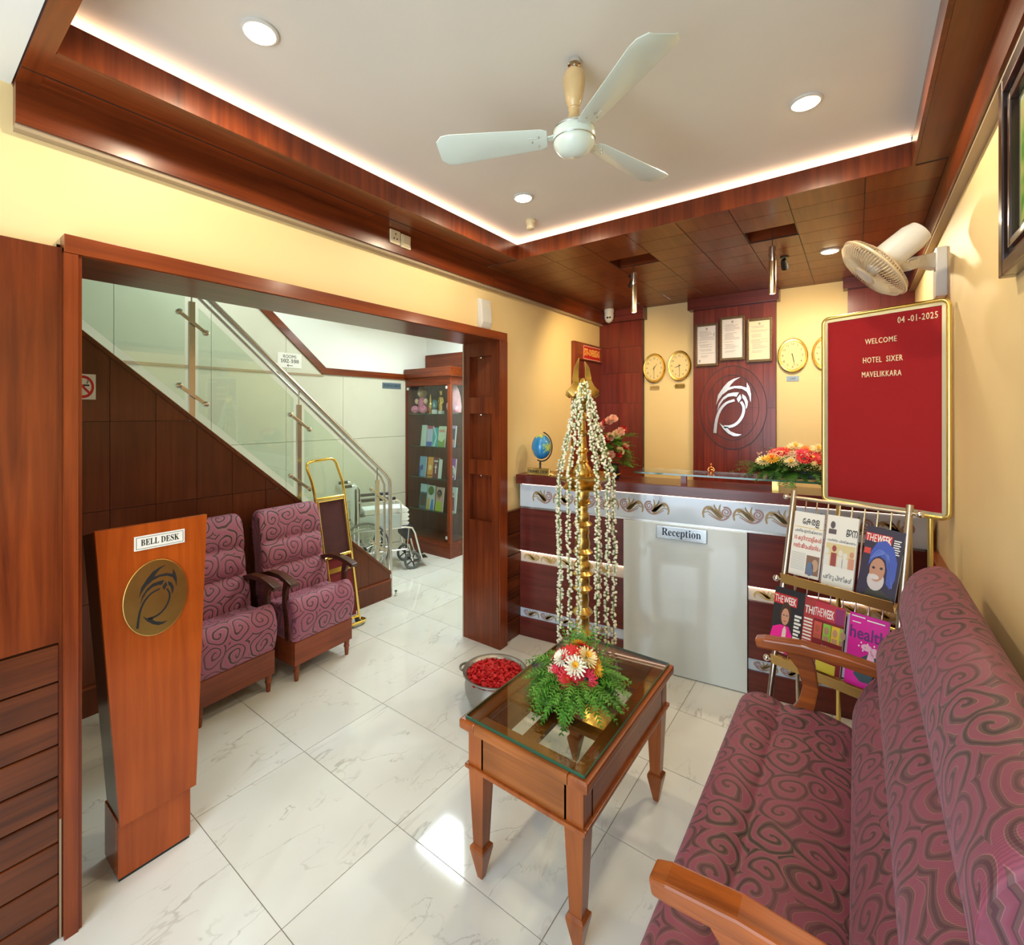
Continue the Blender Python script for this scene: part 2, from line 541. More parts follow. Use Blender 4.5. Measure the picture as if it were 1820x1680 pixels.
def thing(name, label, cat, loc=(0, 0, 0), rz=0., group=None, world=False):
    """an Empty at the thing's base; world=True: its parts are given in room coordinates"""
    o = bpy.data.objects.new(name, None)
    o.empty_display_size = .1
    COL.objects.link(o)
    o.location = loc
    o.rotation_euler = (0, 0, rz)
    if world:
        WORLD[o] = Vector(loc)
    return tag(o, label, cat, group)


def share(src, name, loc=(0, 0, 0), rot=(0, 0, 0), parent=None, scale=None):
    o = bpy.data.objects.new(name, src.data if hasattr(src, 'data') else src)
    COL.objects.link(o)
    o.parent = parent
    o.location = loc
    o.rotation_euler = rot
    if scale:
        o.scale = scale
    return o


def copy_tree(o, parent=None):
    c = o.copy()
    COL.objects.link(c)
    c.parent = parent
    for ch in o.children:
        copy_tree(ch, c)
    return c


_deps = None


def text_mesh(body, size, depth=.0015, align='CENTER', shear=0., offset=0., space=1.):
    cu = bpy.data.curves.new('lettering', 'FONT')
    cu.body = body
    cu.size = size
    cu.extrude = depth
    cu.align_x = align
    cu.align_y = 'CENTER'
    cu.shear = shear
    cu.offset = offset
    cu.space_character = space
    cu.resolution_u = 2
    o = bpy.data.objects.new('lettering', cu)
    COL.objects.link(o)
    dg = bpy.context.evaluated_depsgraph_get()
    me = bpy.data.meshes.new_from_object(o.evaluated_get(dg))
    bpy.data.objects.remove(o)
    bpy.data.curves.remove(cu)
    return me


def text(body, size, loc, mtx, mat_, parent=None, name='lettering', depth=.0015, align='CENTER', sx=1., shear=0., offset=0., space=1., width=None):
    """mtx: 3x3 matrix whose columns are the text's right, up and outward directions"""
    me = text_mesh(body, size, depth, align, shear, offset, space)
    xs = [v.co.x for v in me.vertices]
    if width and xs:
        sx = width / (max(xs) - min(xs))
    for v in me.vertices:
        v.co = Vector(loc) + mtx @ Vector((v.co.x * sx, v.co.y, v.co.z))
    me.materials.clear()
    me.materials.append(M[mat_] if isinstance(mat_, str) else mat_)
    me.name = name
    o = bpy.data.objects.new(name, me)
    COL.objects.link(o)
    attach(o, parent)
    return o


def basis(right, up):
    r, u = Vector(right).normalized(), Vector(up).normalized()
    n = r.cross(u)
    return Matrix((r, u, n)).transposed()


FACE_PX = basis((0, 1, 0), (0, 0, 1))     # on a wall that faces +X
FACE_NY = basis((1, 0, 0), (0, 0, 1))     # on a wall that faces -Y
FACE_NX = basis((0, -1, 0), (0, 0, 1))    # on a wall that faces -X

# ================================================================== SETTING
XL, XR, YB = -2.25, .36, 4.95       # left, right and back wall faces
ZS, ZC = 2.95, 3.10                 # wooden soffit and main ceiling
HX, HY = -4.88, 4.82                # far walls of the stair hall
ZH = 3.05

# floor: grout bed and single tiles
fl = struct(MB().box(-5.0, .5, -1.6, 5.2, -.06, -.003).build('floor', 'grout'))
TX, TY = .755, .54
proto = MB().box(0, TX - .004, 0, TY - .004, -.012, 0).mesh('tile', 'tile')
ix = [-1.625 + TX * i for i in range(-5, 3)]
iy = [.885 + TY * j for j in range(-5, 8)]
for x in ix:
    for y in iy:
        if x + TX < -4.85 or x > .45 or y + TY < -1.55 or y > 5.1:
            continue
        share(proto, 'tile', (x + .002, y + .002, 0), parent=fl)

# ceilings
struct(MB().box(-2.06, .30, .28, 2.95, ZC, ZC + .06).build('ceiling', 'ceil'))
struct(MB().box(-2.4, .5, -1.65, .275, ZS + .005, ZS + .06).build('ceiling_front', 'white'))
ch = MB()
ch.box(-3.75, -2.36, -.35, 5.0, ZH, ZH + .06)
ch.box(-5.0, -3.75, 3.2, 5.0, ZH, ZH + .06)
ch.box(-5.0, -3.75, -.35, 3.2, 3.9, 3.96)
ch.box(-3.75, -3.7, -.35, 3.2, ZH, 3.9)
ch.box(-5.0, -3.75, 3.2, 3.25, ZH + .06, 3.96)
struct(ch.build('ceiling_hall', 'white'))

# walls
OY0, OY1, OZ = .45, 2.96, 2.41       # opening in the left wall
JX = -2.56                           # its depth
wl = MB()
wl.box(JX + .02, XL, -1.65, OY0 - .06, 0, 3.0)
wl.box(JX + .02, XL, OY1 + .06, 5.1, 0, 3.0)
wl.box(JX + .02, XL, OY0 - .06, OY1 + .06, OZ + .04, 3.0)
struct(wl.build('wall_left', 'yellow'))
wb = MB()
wb.box(-2.5, .5, YB, YB + .1, 0, 3.0)
struct(wb.build('wall_back', 'yellow'))
struct(MB().box(XR, XR + .1, -1.65, 5.05, 0, 3.0).build('wall_right', 'yellow'))
# street front behind the camera: two piers and a lintel, open glazing between
wf = MB()
wf.box(-2.4, -1.75, -1.65, -1.55, 0, 2.95)
wf.box(.22, .5, -1.65, -1.55, 0, 2.95)
wf.box(-1.75, .22, -1.65, -1.55, 2.62, 2.95)
struct(wf.build('wall_front', 'yellow'))
# hall
hw = struct(MB().box(HX - .1, HX, -.35, 5.0, 0, 3.95).build('wall_hall', 'white'))
he = struct(MB().box(-5.0, JX, HY, HY + .1, 0, 3.1).build('wall_hall_end', 'white'))
MB().box(HX + .01, JX - .02, HY - .025, HY, 2.30, 2.66).build('wooden_band', 'wood_x', he)
struct(MB().box(-5.0, JX, -.4, -.3, 0, 3.95).build('wall_hall_front', 'laminate'))


def clip(poly, a, b, c):
    """keep a*x+b*y<=c"""
    out = []
    for i in range(len(poly)):
        p, q = poly[i], poly[(i + 1) % len(poly)]
        dp, dq = a * p[0] + b * p[1] - c, a * q[0] + b * q[1] - c
        if dp <= 0:
            out.append(p)
        if dp * dq < 0:
            t = dp / (dp - dq)
            out.append((p[0] + t * (q[0] - p[0]), p[1] + t * (q[1] - p[1])))
    return out


# beige laminate sheets on the hall wall, cut by the sloping dado trim
def dado(y):
    return 2.32 if y > 3.17 else 2.32 + (3.17 - y) * .86


ys = [-.3, .45, 1.2, 1.95, 2.7, 3.42, 4.5]
for i in range(6):
    for z0, z1 in ((0, .76), (.765, 1.525), (1.53, 2.272), (2.285, 3.9)):
        y0, y1 = ys[i] + .002, ys[i + 1] - .002
        poly = [(y0, z0), (y1, z0), (y1, z1), (y0, z1)]
        if z1 > 2.32:
            poly = clip(poly, .86, 1., 2.32 + 3.17 * .86) if y0 < 3.17 else []
            if poly and y1 > 3.17:
                poly = clip(poly, 1, 0, 3.17)
        if len(poly) > 2:
            MB().prism(poly, 'x', HX, HX + .012).build('laminate_sheet', 'laminate', hw)
MB().box(HX, HX + .02, -.3, 3.15, 2.262, 2.285).build('dado_bead', 'cream_bead', hw)
t = MB()
t.prism([(3.14, 2.29), (3.18, 2.365), (1.36, 2.365 + 1.82 * .86), (1.36, 2.29 + 1.78 * .86)], 'x', HX, HX + .03)
t.prism([(3.14, 2.29), (4.40, 2.29), (4.40, 2.365), (3.18, 2.365)], 'x', HX, HX + .03)
struct(t.build('trim_1', 'wood_y'))

# framed opening between lobby and stair hall
d1 = struct(MB().box(JX, -2.19, OY0 - .05, OY0 - .012, 0, OZ + .0).build('door_1', 'casing_z'))
MB().box(JX, -2.2, OY0 - .012, OY0, 0, OZ).build('jamb', 'casing_z', d1)
MB().box(JX, -2.2, OY0 - .05, OY1 + .10, OZ, OZ + .02).build('header_lining', 'wood_y', d1)
MB().box(XL - .01, -2.188, OY0 - .05, OY1 + .10, OZ + .002, OZ + .066).build('header_casing', 'casing_y', d1, bevel=.002)
MB().box(-2.199, -2.186, OY1 + .001, OY1 + .10, 0, OZ + .001).build('casing', 'casing_z', d1, bevel=.002)
# right jamb with three recessed niches
jm = MB()
nz = [(.98, 1.35), (1.47, 1.84), (1.97, 2.30)]
x0, x1 = JX + .065, -2.27
jm.box(JX, x0, OY1, OY1 + .05, 0, OZ)
jm.box(x1, -2.2, OY1, OY1 + .05, 0, OZ)
zz = 0
for a, b in nz:
    jm.box(x0, x1, OY1, OY1 + .05, zz, a)
    zz = b
jm.box(x0, x1, OY1, OY1 + .05, zz, OZ)
jm.box(JX, -2.2, OY1 + .05, OY1 + .06, 0, OZ)
jm.box(-2.26, -2.2, OY1 + .06, OY1 + .098, 0, OZ)
jm.build('jamb', 'wood_z', d1)
MB().box(JX - .012, JX, OY1 - .0, OY1 + .06, 0, OZ).build('jamb_edge', 'cream_bead', d1)
for a, b in nz:
    MB().lathe([(.012, 0), (.012, .008), (.004, .012)], (-2.40, OY1 + .03, b - .014), 10).build('niche_light', 'chrome', d1)

# wood on the left wall, left of the opening: tall sheet over planks
PZ = [0, .12, .23, .342, .453, .573, .684, .794, .905, 1.037]
p2 = struct(MB().box(XL, -2.215, -1.5, OY0 - .052, 1.042, 2.43).build('trim_2', 'wood_z'))
for i in range(9):
    MB().box(XL, -2.212, -1.5, OY0 - .06, PZ[i] + .003, PZ[i + 1] - .003).build('plank', 'plank', p2, bevel=.004)
MB().box(XL, -2.235, -1.5, OY0 - .05, 0, 1.04).build('plank_backing', 'black', p2)
MB().box(XL, -2.214, OY0 - .060, OY0 - .051, 0, 2.43).build('edge_strip', 'wood_z', p2)
MB().box(-2.2138, -2.2115, OY0 - .059, OY0 - .0535, 0.0, .42).build('chipped_edge', 'cream_bead', p2)
# planks between the opening and the desk
p3 = struct(MB().box(XL, -2.235, OY1 + .1, 3.45, 0, 1.04).build('trim_3', 'black'))
PZ2 = [0, .16, .335, .51, .685, .86, 1.05]
for i in range(6):
    MB().box(XL, -2.215, OY1 + .1, 3.45, PZ2[i] + .003, PZ2[i + 1] - .003).build('plank', 'plank', p3, bevel=.004)
# planks on the right wall behind the sofa
p4 = struct(MB().box(XR - .012, XR, -1.5, 3.60, 0, 1.08).build('trim_4', 'black'))
for i in range(6):
    MB().box(XR - .03, XR - .002, -1.5, 3.60, PZ2[i] + .003, PZ2[i + 1] - .003).build('plank', 'plank', p4, bevel=.004)
MB().box(XR - .042, XR, -1.5, 3.60, 1.052, 1.082).build('ledge', 'casing_y', p4, bevel=.004)

# wooden cornice boards
RX0, RX1, RY0, RY1 = -1.93, .195, .335, 2.82
c1 = struct(MB().box(XL, -2.20, .28, 2.9, 2.815, ZS).build('trim_5', 'wood_y'))
MB().box(XL, -2.20, 2.903, YB - .05, 2.815, ZS).build('cornice_board', 'wood_y', c1)
MB().box(XL, -2.212, .28, YB - .05, 2.798, 2.815).build('bead', 'cream_bead', c1)
c2 = struct(MB().box(XR - .045, XR, .28, 2.9, 2.80, ZS).build('trim_6', 'wood_y'))
MB().box(XR - .045, XR, 2.903, YB - .05, 2.80, ZS).build('cornice_board', 'wood_y', c2)
MB().box(XR - .035, XR, .28, YB - .05, 2.788, 2.80).build('bead', 'cream_bead', c2)
# soffits and cove risers
s1 = struct(MB().box(XL, RX0 - .014, .335, 1.7, ZS, ZS + .02).build('trim_7', 'wood_y'))
MB().box(XL, RX0 - .014, 1.703, RY1, ZS, ZS + .02).build('soffit_board', 'wood_y', s1)
MB().box(-2.10, -2.094, .28, RY1, ZS - .0015, ZS).build('seam', 'black', s1)
MB().box(RX0 - .013, RX0, RY0 + .002, RY1 - .001, ZS - .001, 3.056).build('riser', 'wood_z', s1)
MB().box(RX0 - .05, RX0 - .012, RY0, RY1, 3.052, 3.086).build('led_profile', 'led', s1)
s2 = struct(MB().box(RX1 + .015, XR, .335, RY1, ZS, ZS + .02).build('trim_8', 'soffit'))
MB().box(RX1, RX1 + .014, RY0 + .002, RY1 - .001, ZS - .001, 3.05).build('riser', 'wood_z', s2)
MB().box(RX1 + .015, RX1 + .03, RY0, RY1, 3.05, 3.09).build('cove_edge', 'cream_bead', s2)
s3 = struct(MB().box(XL, XR, .279, RY0, ZS - .001, ZS + .15).build('trim_9', 'wood_x'))
s4 = struct(MB().box(XL, XR, RY1 + .02, 5.0, ZS + .12, ZS + .135).build('trim_10', 'black'))
MB().box(RX0 - .015, RX1 + .015, RY1, RY1 + .015, ZS - .001, 3.056).build('riser', 'wood_z', s4)
MB().box(RX0 - .05, RX1, RY1 + .012, RY1 + .05, 3.052, 3.086).build('led_profile', 'led', s4)
cxs = [-2.2, -1.74, -1.43, -1.13, -.83, -.55, -.28, .035, XR - .045]
rys = [RY1 + .015] + [3.04 + .225 * k for k in range(0, 9)] + [YB]
for i in range(len(cxs) - 1):
    for j in range(len(rys) - 1):
        if j == 2 and i in (2, 5):
            continue        # open recesses of the two pendants
        MB().box(cxs[i] + .0022, cxs[i + 1] - .0022, rys[j] + .0022, rys[j + 1] - .0022, ZS, ZS + .0024).build('ceiling_panel', 'soffit', s4)
for y in rys:
    MB().box(-2.2, XR - .045, max(y - .005, RY1 + .0155), y + .005, ZS + .0026, ZS + .005).build('joint_strip', 'black', s4)
for x in cxs:
    MB().box(x - .005, x + .005, RY1 + .0155, YB, ZS + .0052, ZS + .007).build('joint_strip', 'black', s4)
for i in (2, 5):
    r_ = MB()
    a0, a1, b0, b1 = cxs[i], cxs[i + 1], rys[2], rys[3]
    for q in ((a0 - .01, a0, b0, b1), (a1, a1 + .01, b0, b1), (a0, a1, b0 - .01, b0), (a0, a1, b1, b1 + .01)):
        r_.box(*q, ZS + .008, ZS + .10)
    r_.box(a0, a1, b0, b1, ZS + .10, ZS + .11)
    r_.build('recess_box', 'wood_x', s4)
struct(MB().box(XL - .2, XR + .1, 2.95, 5.05, ZC, ZC + .05).build('ceiling_back', 'ceil'))

# back wall pilasters of maroon veneer with crown boards
pf = YB - .05


def pilaster(n, x0, x1, zcap, cols, rows, cx0, cx1):
    s = struct(MB().box(x0, x1, pf + .006, YB, 0, zcap).build('trim_%d' % n, 'black'))
    for i in range(len(cols) - 1):
        for j in range(len(rows) - 1):
            MB().box(cols[i] + .0012, cols[i + 1] - .0012, pf, pf + .02, rows[j] + .0012, rows[j + 1] - .0012).build('veneer_panel', 'maroon_z', s)
    MB().box(cx0, cx1, pf - .07, YB, zcap, ZS).build('crown_board', 'maroon_x', s, bevel=.003)
    return s


pilaster(11, -2.25, -1.765, 2.82, [-2.25, -2.02, -1.765], [0, .9, 1.25, 1.60, 1.95, 2.27, 2.55, 2.82], -2.25, -1.735)

# centre and right pilasters
pilaster(12, -1.265, -.565, 2.84, [-1.265, -1.165, -1.065, -.965, -.865, -.765, -.665, -.565], [0, 1.0, 1.89, 2.84], -1.30, -.535)
pilaster(13, -.055, XR, 2.86, [-.055, .155, XR], [0, .9, 1.4, 1.9, 2.4, 2.86], -.085, XR)

# the house emblem, as polygons (right, up)
EMB = [
    [(-.061, .011), (-.052, .054), (-.032, .085), (-.013, .107), (.007, .118), (.034, .125), (.011, .11), (-.002, .095), (-.009, .085), (.011, .089), (.035, .089), (.058, .08), (.058, .102), (.068, .081), (.073, .055), (.072, .022), (.067, .045), (.058, .065), (.039, .077), (.011, .08), (-.013, .072), (-.036, .054), (-.052, .031)],
    [(-.056, -.015), (-.05, .017), (-.034, .042), (-.013, .059), (.011, .063), (.028, .062), (.019, .045), (.007, .048), (-.013, .045), (-.032, .032), (-.046, .011)],
    [(.041, .055), (.054, .044), (.062, .023), (.06, .007), (.055, -.006), (.053, .014), (.049, .029), (.041, .041)],
    [(.033, .055), (.038, .039), (.027, .021), (.02, .036)],
    [(-.047, -.064), (-.029, -.078), (-.01, -.081), (-.014, -.087), (-.003, -.098), (.019, -.107), (.039, -.109), (.025, -.116), (.007, -.117), (-.013, -.106), (-.032, -.088)]]
EMB_S = [([(-.065, -.106), (-.062, -.074), (-.055, -.036), (-.041, -.004), (-.019, .02), (.012, .031)], (.0085, .0062)),
         ([(.036, .024), (.046, .004), (.045, -.022), (.034, -.048), (.016, -.068), (-.007, -.078), (-.029, -.078)], (.006, .008))]


def stroke2d(pts, w0, w1):
    L, Rr = [], []
    n = len(pts)
    for i in range(n):
        a, b = pts[max(i - 1, 0)], pts[min(i + 1, n - 1)]
        dx, dy = b[0] - a[0], b[1] - a[1]
        l = math.hypot(dx, dy) or 1
        w = (w0 + (w1 - w0) * i / (n - 1)) / 2
        nx, ny = -dy / l * w, dx / l * w
        L.append((pts[i][0] + nx, pts[i][1] + ny))
        Rr.append((pts[i][0] - nx, pts[i][1] - ny))
    return L, Rr


def flat_poly(mb, poly, loc, mtx, d, sx=1., sz=1.):
    """raised flat shape on a surface: outward thickness d; triangulated by tessellation"""
    from mathutils.geometry import tessellate_polygon
    P = [Vector((p[0] * sx, p[1] * sz, 0)) for p in poly]
    n = len(P)
    tri = tessellate_polygon([P])
    top = [Vector(loc) + mtx @ Vector((p.x, p.y, d)) for p in P]
    bot = [Vector(loc) + mtx @ p for p in P]
    area = sum(P[i].x * P[(i + 1) % n].y - P[(i + 1) % n].x * P[i].y for i in range(n))
    fs = []
    for t in tri:
        a = (P[t[1]] - P[t[0]]).cross(P[t[2]] - P[t[0]]).z
        fs.append(tuple(t) if a > 0 else (t[0], t[2], t[1]))
    for i in range(n):
        j = (i + 1) % n
        fs.append((i, n + i, n + j, j) if area > 0 else (i, j, n + j, n + i))
    mb.add(top + bot, fs)


def flat_stroke(mb, pts, w0, w1, loc, mtx, d, sx=1., sz=1., sub=3):
    # smooth the polyline (Catmull-Rom) before sweeping
    Q = []
    n = len(pts)
    for i in range(n - 1):
        p0, p1, p2, p3 = pts[max(i - 1, 0)], pts[i], pts[i + 1], pts[min(i + 2, n - 1)]
        for k in range(sub):
            t = k / sub
            Q.append(tuple(.5 * ((2 * p1[c]) + (-p0[c] + p2[c]) * t + (2 * p0[c] - 5 * p1[c] + 4 * p2[c] - p3[c]) * t * t + (-p0[c] + 3 * p1[c] - 3 * p2[c] + p3[c]) * t ** 3) for c in (0, 1)))
    Q.append(pts[-1])
    L_, R_ = stroke2d(Q, w0, w1)
    n = len(Q)
    v = []
    for k in range(n):
        v.append(Vector(loc) + mtx @ Vector((L_[k][0] * sx, L_[k][1] * sz, d)))
        v.append(Vector(loc) + mtx @ Vector((R_[k][0] * sx, R_[k][1] * sz, d)))
    fs = [(2 * k, 2 * k + 1, 2 * k + 3, 2 * k + 2) for k in range(n - 1)]
    mb.add(v, fs)


def emblem_mb(loc, mtx, sx, sz, d, fat=1.):
    mb = MB()
    for k, p in enumerate(EMB):
        flat_poly(mb, p, loc, mtx, d, sx, sz)
    for pts, (w0, w1) in EMB_S:
        flat_stroke(mb, pts, w0 * fat, w1 * fat, loc, mtx, d, sx, sz)
    return mb


# round medallion and steel emblem on the centre pilaster
ex, ez = -.918, 1.893
me_ = thing('hotel_emblem', 'polished steel bird-shaped letter emblem on round wooden medallion above reception', 'emblem', (ex, pf, ez - .4), world=True)
MB().lathe([(.283, 0), (.283, -.004)], (ex, pf, ez), 56, 'y', 1., 1.386).build('medallion', 'maroon_z', me_)
for rr in (.28, .218):
    g = MB()
    ring = []
    for k in range(56):
        a = 2 * PI * k / 56
        ring.append([(ex + (rr + q) * math.cos(a), pf - .0046, ez + (rr + q) * 1.38 * math.sin(a)) for q in (0, .005)])
    ring.append(ring[0])
    g.rings(ring, closed=False)
    g.build('engraved_ring', 'black', me_)
for k in range(-2, 3):
    zz_ = math.sqrt(max(0, .218 ** 2 - (k * .085) ** 2)) * 1.36
    MB().box(ex + k * .085 - .001, ex + k * .085 + .001, pf - .0048, pf - .004, ez - zz_, ez + zz_).build('engraved_line', 'black', me_)
for k in (-.15, 0, .15):
    xx_ = math.sqrt(max(0, .218 ** 2 - (k / 1.38) ** 2)) * .98
    MB().box(ex - xx_, ex + xx_, pf - .0048, pf - .004, ez + k - .001, ez + k + .001).build('engraved_line', 'black', me_)
emblem_mb((ex - .003, pf - .004, ez), FACE_NY, 2.2, 2.27, .012, 1.5).build('steel_letter', mat('satin_steel_letter', (.84, .83, .82, 1), .2, 1.), me_)


# ------------------------------------------------------------------ wall clocks
def clock(x, z, h, m_, label, plate, plate_mat):
    t = thing('wall_clock', label, 'clock', (x, YB, z - .15), group='world time clocks', world=True)
    rx, sz = .113, 1.35
    MB().lathe([(rx, -.005), (rx, -.026), (rx - .006, -.034), (rx - .018, -.032), (rx - .021, -.024)], (x, YB, z), 36, 'y', 1., sz).build('rim', 'brass', t, smooth=True)
    MB().lathe([(rx - .02, -.01), (rx - .02, -.025)], (x, YB, z), 36, 'y', 1., sz).build('dial', M['dial'], t)
    for k in range(1, 13):
        a = PI / 2 - 2 * PI * k / 12
        text(str(k), .026, (x + .074 * math.cos(a), YB - .026, z + .074 * sz * math.sin(a)), FACE_NY, 'black', t, 'numeral', .0005)
    for nm, ang, ln, w in (('hour_hand', h, .045, .006), ('minute_hand', m_, .068, .004)):
        a = PI / 2 - 2 * PI * ang
        c, s = math.cos(a), math.sin(a)
        mb = MB()
        flat_poly(mb, [(-.014 * c - w / 2 * s, -.014 * s + w / 2 * c), (-.014 * c + w / 2 * s, -.014 * s - w / 2 * c), (ln * c + .001 * s, ln * s - .001 * c), (ln * c - .001 * s, ln * s + .001 * c)], (x, YB - .0275, z), FACE_NY, .001, 1, sz)
        mb.build(nm, 'black', t)
    p = tag(MB().box(x - .046, x + .046, YB - .006, YB, z - .225, z - .18).build('name_plate', plate_mat, base=True), plate[1], 'plate', 'city plates under the clocks')
    text(plate[0], .022, (0, -.0035, .0225), FACE_NY, 'black', p, 'lettering', .0004)
    return t


M['dial'] = mat('cream_clock_dial', (.74, .60, .29, 1), .4)
clock(-1.656, 2.307, (1 + .5) / 12, .5, 'gold rimmed wall clock beside the corner pilaster, leftmost of four', ('LONDON', 'bronze name plate under the leftmost wall clock'), 'bronze')
clock(-1.404, 2.317, (8 + .5) / 12, .49, 'gold rimmed wall clock just left of the framed certificates', ('NEW YORK', 'pale brass plate under the clock left of the certificates'), 'brass')
clock(-.442, 2.35, (5.45) / 12, .465, 'gold rimmed wall clock right of the framed certificates', ('UAE', 'blue grey plate under the clock right of the certificates'), mat('blue_grey_plate', (.27, .36, .50, 1), .35))
clock(-.190, 2.353, (10.5) / 12, .5, 'gold rimmed wall clock half hidden behind the red letter board', ('INDIA', 'small plate half hidden behind the red letter board'), 'silverplate')

# ------------------------------------------------------------------ framed certificates
M['frame_dk'] = mat('bronze_beaded_frame', (.13, .075, .03, 1), .4, .5, var=.4, vscale=70)
M['cert'] = mat('certificate_paper', (.72, .69, .70, 1), .35, coat=.3)
M['cert2'] = mat('cream_certificate_paper', (.74, .66, .48, 1), .35, coat=.3)
M['print'] = mat('grey_print', (.34, .31, .34, 1), .6)


def certificate(x0, x1, z0, z1, label, pm, seed, tilt=0.):
    t = thing('framed_certificate', label, 'certificate', ((x0 + x1) / 2, pf, z0), group='framed certificates', world=True)
    y0, y1 = pf - .03, pf - .004
    w = .018
    f = MB()
    f.box(x0, x0 + w, y0, y1, z0, z1); f.box(x1 - w, x1, y0, y1, z0, z1)
    f.box(x0 + w, x1 - w, y0, y1, z0, z0 + w * 1.3); f.box(x0 + w, x1 - w, y0, y1, z1 - w * 1.3, z1)
    f.build('frame', 'frame_dk', t, bevel=.003)
    MB().box(x0 + w, x1 - w, y0 + .012, y1, z0 + w, z1 - w).build('paper', pm, t)
    rnd = random.Random(seed)
    mb = MB()
    zc_ = z1 - .075
    while zc_ > z0 + .07:
        a = rnd.uniform(.03, .05); b = rnd.uniform(.03, .10)
        mb.box(x0 + a, x1 - b, y0 + .0112, y0 + .012, zc_, zc_ + .0035)
        zc_ -= rnd.choice((.011, .012, .024))
    mb.build('print_lines', 'print', t)
    MB().box((x0 + x1) / 2 - .008, (x0 + x1) / 2 + .008, y0 + .011, y0 + .012, z1 - .06, z1 - .04).build('seal', 'print', t)
    if seed == 1:
        MB().box(x0 + .03, x0 + .045, y0 + .011, y0 + .012, z0 + .04, z0 + .065).build('stamp', 'print', t)
        MB().box(x1 - .04, x1 - .033, y0 + .011, y0 + .012, z1 - .13, z1 - .09).build('stamp', 'print', t)
    return t


certificate(-1.238, -1.034, 2.293, 2.702, 'leftmost of three framed certificates, hung lower, in a beaded bronze frame', 'cert', 1)
certificate(-1.018, -.808, 2.335, 2.745, 'middle framed certificate, hung highest, in a beaded bronze frame', 'cert', 2)
certificate(-.793, -.590, 2.305, 2.703, 'rightmost framed certificate on cream paper in a plain brown frame', 'cert2', 3)


# ------------------------------------------------------------------ recessed downlights
def downlight(x, y, z, label, energy, rad=.048, group='recessed downlights', color=(1, .85, .60)):
    t = thing('recessed_downlight', label, 'downlight', (x, y, z - .012), group=group)
    MB().lathe([(rad + .010, .0115), (rad + .010, .005), (rad + .003, .002), (rad, .002)], (0, 0, 0), 24).build('trim_ring', 'plastic', t, smooth=True)
    MB().lathe([(rad - .001, .004), (rad - .003, .002), (.002, .001)], (0, 0, -.0025), 24).build('lamp_face', 'lampface', t)
    lamp('downlight_lamp', 'SPOT', (0, 0, -.012), energy, color, (0, 0, 0), t, size=.035, spot=176, blend=.35)
    return t


downlight(-1.545, .767, ZC, 'recessed downlight near the front left of the white ceiling', 38)
downlight(-1.527, 2.293, ZC, 'recessed downlight beside the small ceiling detector', 38)
downlight(-.16, 2.283, ZC, 'recessed downlight on the right side of the white ceiling', 38)
downlight(-.141, 3.958, ZS, 'recessed downlight in the wooden panel ceiling above the reception', 62)

# little smoke detector
t = thing('smoke_detector', 'small white ceiling detector beside the downlight', 'detector', (-1.668, 2.59, ZC - .065))
MB().lathe([(.028, .064), (.032, .05), (.026, .04)], (0, 0, 0), 20).build('base', 'ivory', t, smooth=True)
MB().lathe([(.026, .044), (.025, .004), (.02, 0)], (0, 0, 0), 20).build('body', 'ivory', t, smooth=True)


# pendants hanging in the recesses
def pendant(x, y, label):
    t = thing('pendant_lamp', label, 'pendant lamp', (x, y, 2.575), group='cylinder pendants over the desk')
    MB().lathe([(.05, .462), (.05, .474), (.01, .474)], (0, 0, 0), 22).build('canopy', 'brass', t, smooth=True)
    MB().tube([(0, 0, .29), (0, 0, .462)], .0022, 6).build('cord', 'black', t)
    MB().lathe([(.004, .292), (.017, .288), (.0185, .28), (.0185, .2)], (0, 0, 0), 20).build('collar', 'chrome', t, smooth=True)
    mb = MB()
    for k in range(6):
        a = k * PI / 3
        mb.ball((.0185 * math.cos(a), .0185 * math.sin(a), .24 if k % 2 else .22), .003, 6, 4)
    mb.build('vent_screws', 'black', t)
    MB().lathe([(.0185, .2), (.0195, .198), (.0195, .002), (.016, 0)], (0, 0, 0), 20).build('tube', mat('pale_brass_tube', (.85, .74, .50, 1), .28, 1.), t, smooth=True)
    MB().lathe([(.0145, .0012), (.003, .001)], (0, 0, -.0016), 16).build('lamp_face', M['pendface'], t)
    lamp('pendant_light', 'SPOT', (0, 0, -.01), 14, (1, .78, .48), (0, 0, 0), t, size=.012, spot=110)
    return t


M['pendface'] = mat('pendant_lamp_face', (1, .9, .7, 1), .5, emit=(1, .8, .5, 1), es=6)
pendant(-1.275, 3.36, 'brass cylinder pendant in the ceiling recess on the left, over the desk')
pendant(-.405, 3.35, 'brass cylinder pendant in the ceiling recess on the right, over the desk')


# small black spotlights that wash the back wall
def spotlight(x, y, tgt, label, e):
    t = thing('ceiling_spotlight', label, 'spotlight', (x, y, ZS - .1), group='small wall-washing spotlights')
    MB().lathe([(.028, .1), (.028, .09), (.008, .088)], (0, 0, 0), 18).build('base', 'black', t, smooth=True)
    MB().tube([(0, 0, .09), (0, 0, .045)], .005, 8).build('stem', 'black', t)
    d = (Vector(tgt) - Vector((x, y, ZS - .06))).normalized()
    c = Vector((0, 0, .04))
    MB().tube([c - d * .045, c - d * .03, c + d * .03], [.014, .02, .023], 16).build('head', 'black', t, smooth=True)
    MB().tube([c + d * .0302, c + d * .0305], [.019, .019], 16).build('lamp_face', 'lampface', t)
    q = d.to_track_quat('-Z', 'Y')
    o = lamp('spot_lamp', 'SPOT', tuple(c + d * .036), e, (1, .74, .36), q.to_euler(), t, size=.02, spot=115, blend=.7)
    return t


spotlight(-1.43, 3.72, (-1.95, 4.3, 2.2), 'small black ceiling spotlight behind the left pendant, aimed at the corner', 54)
spotlight(-.40, 3.92, (-.36, 4.9, 2.1), 'small black ceiling spotlight behind the right pendant, aimed at the clocks', 36)

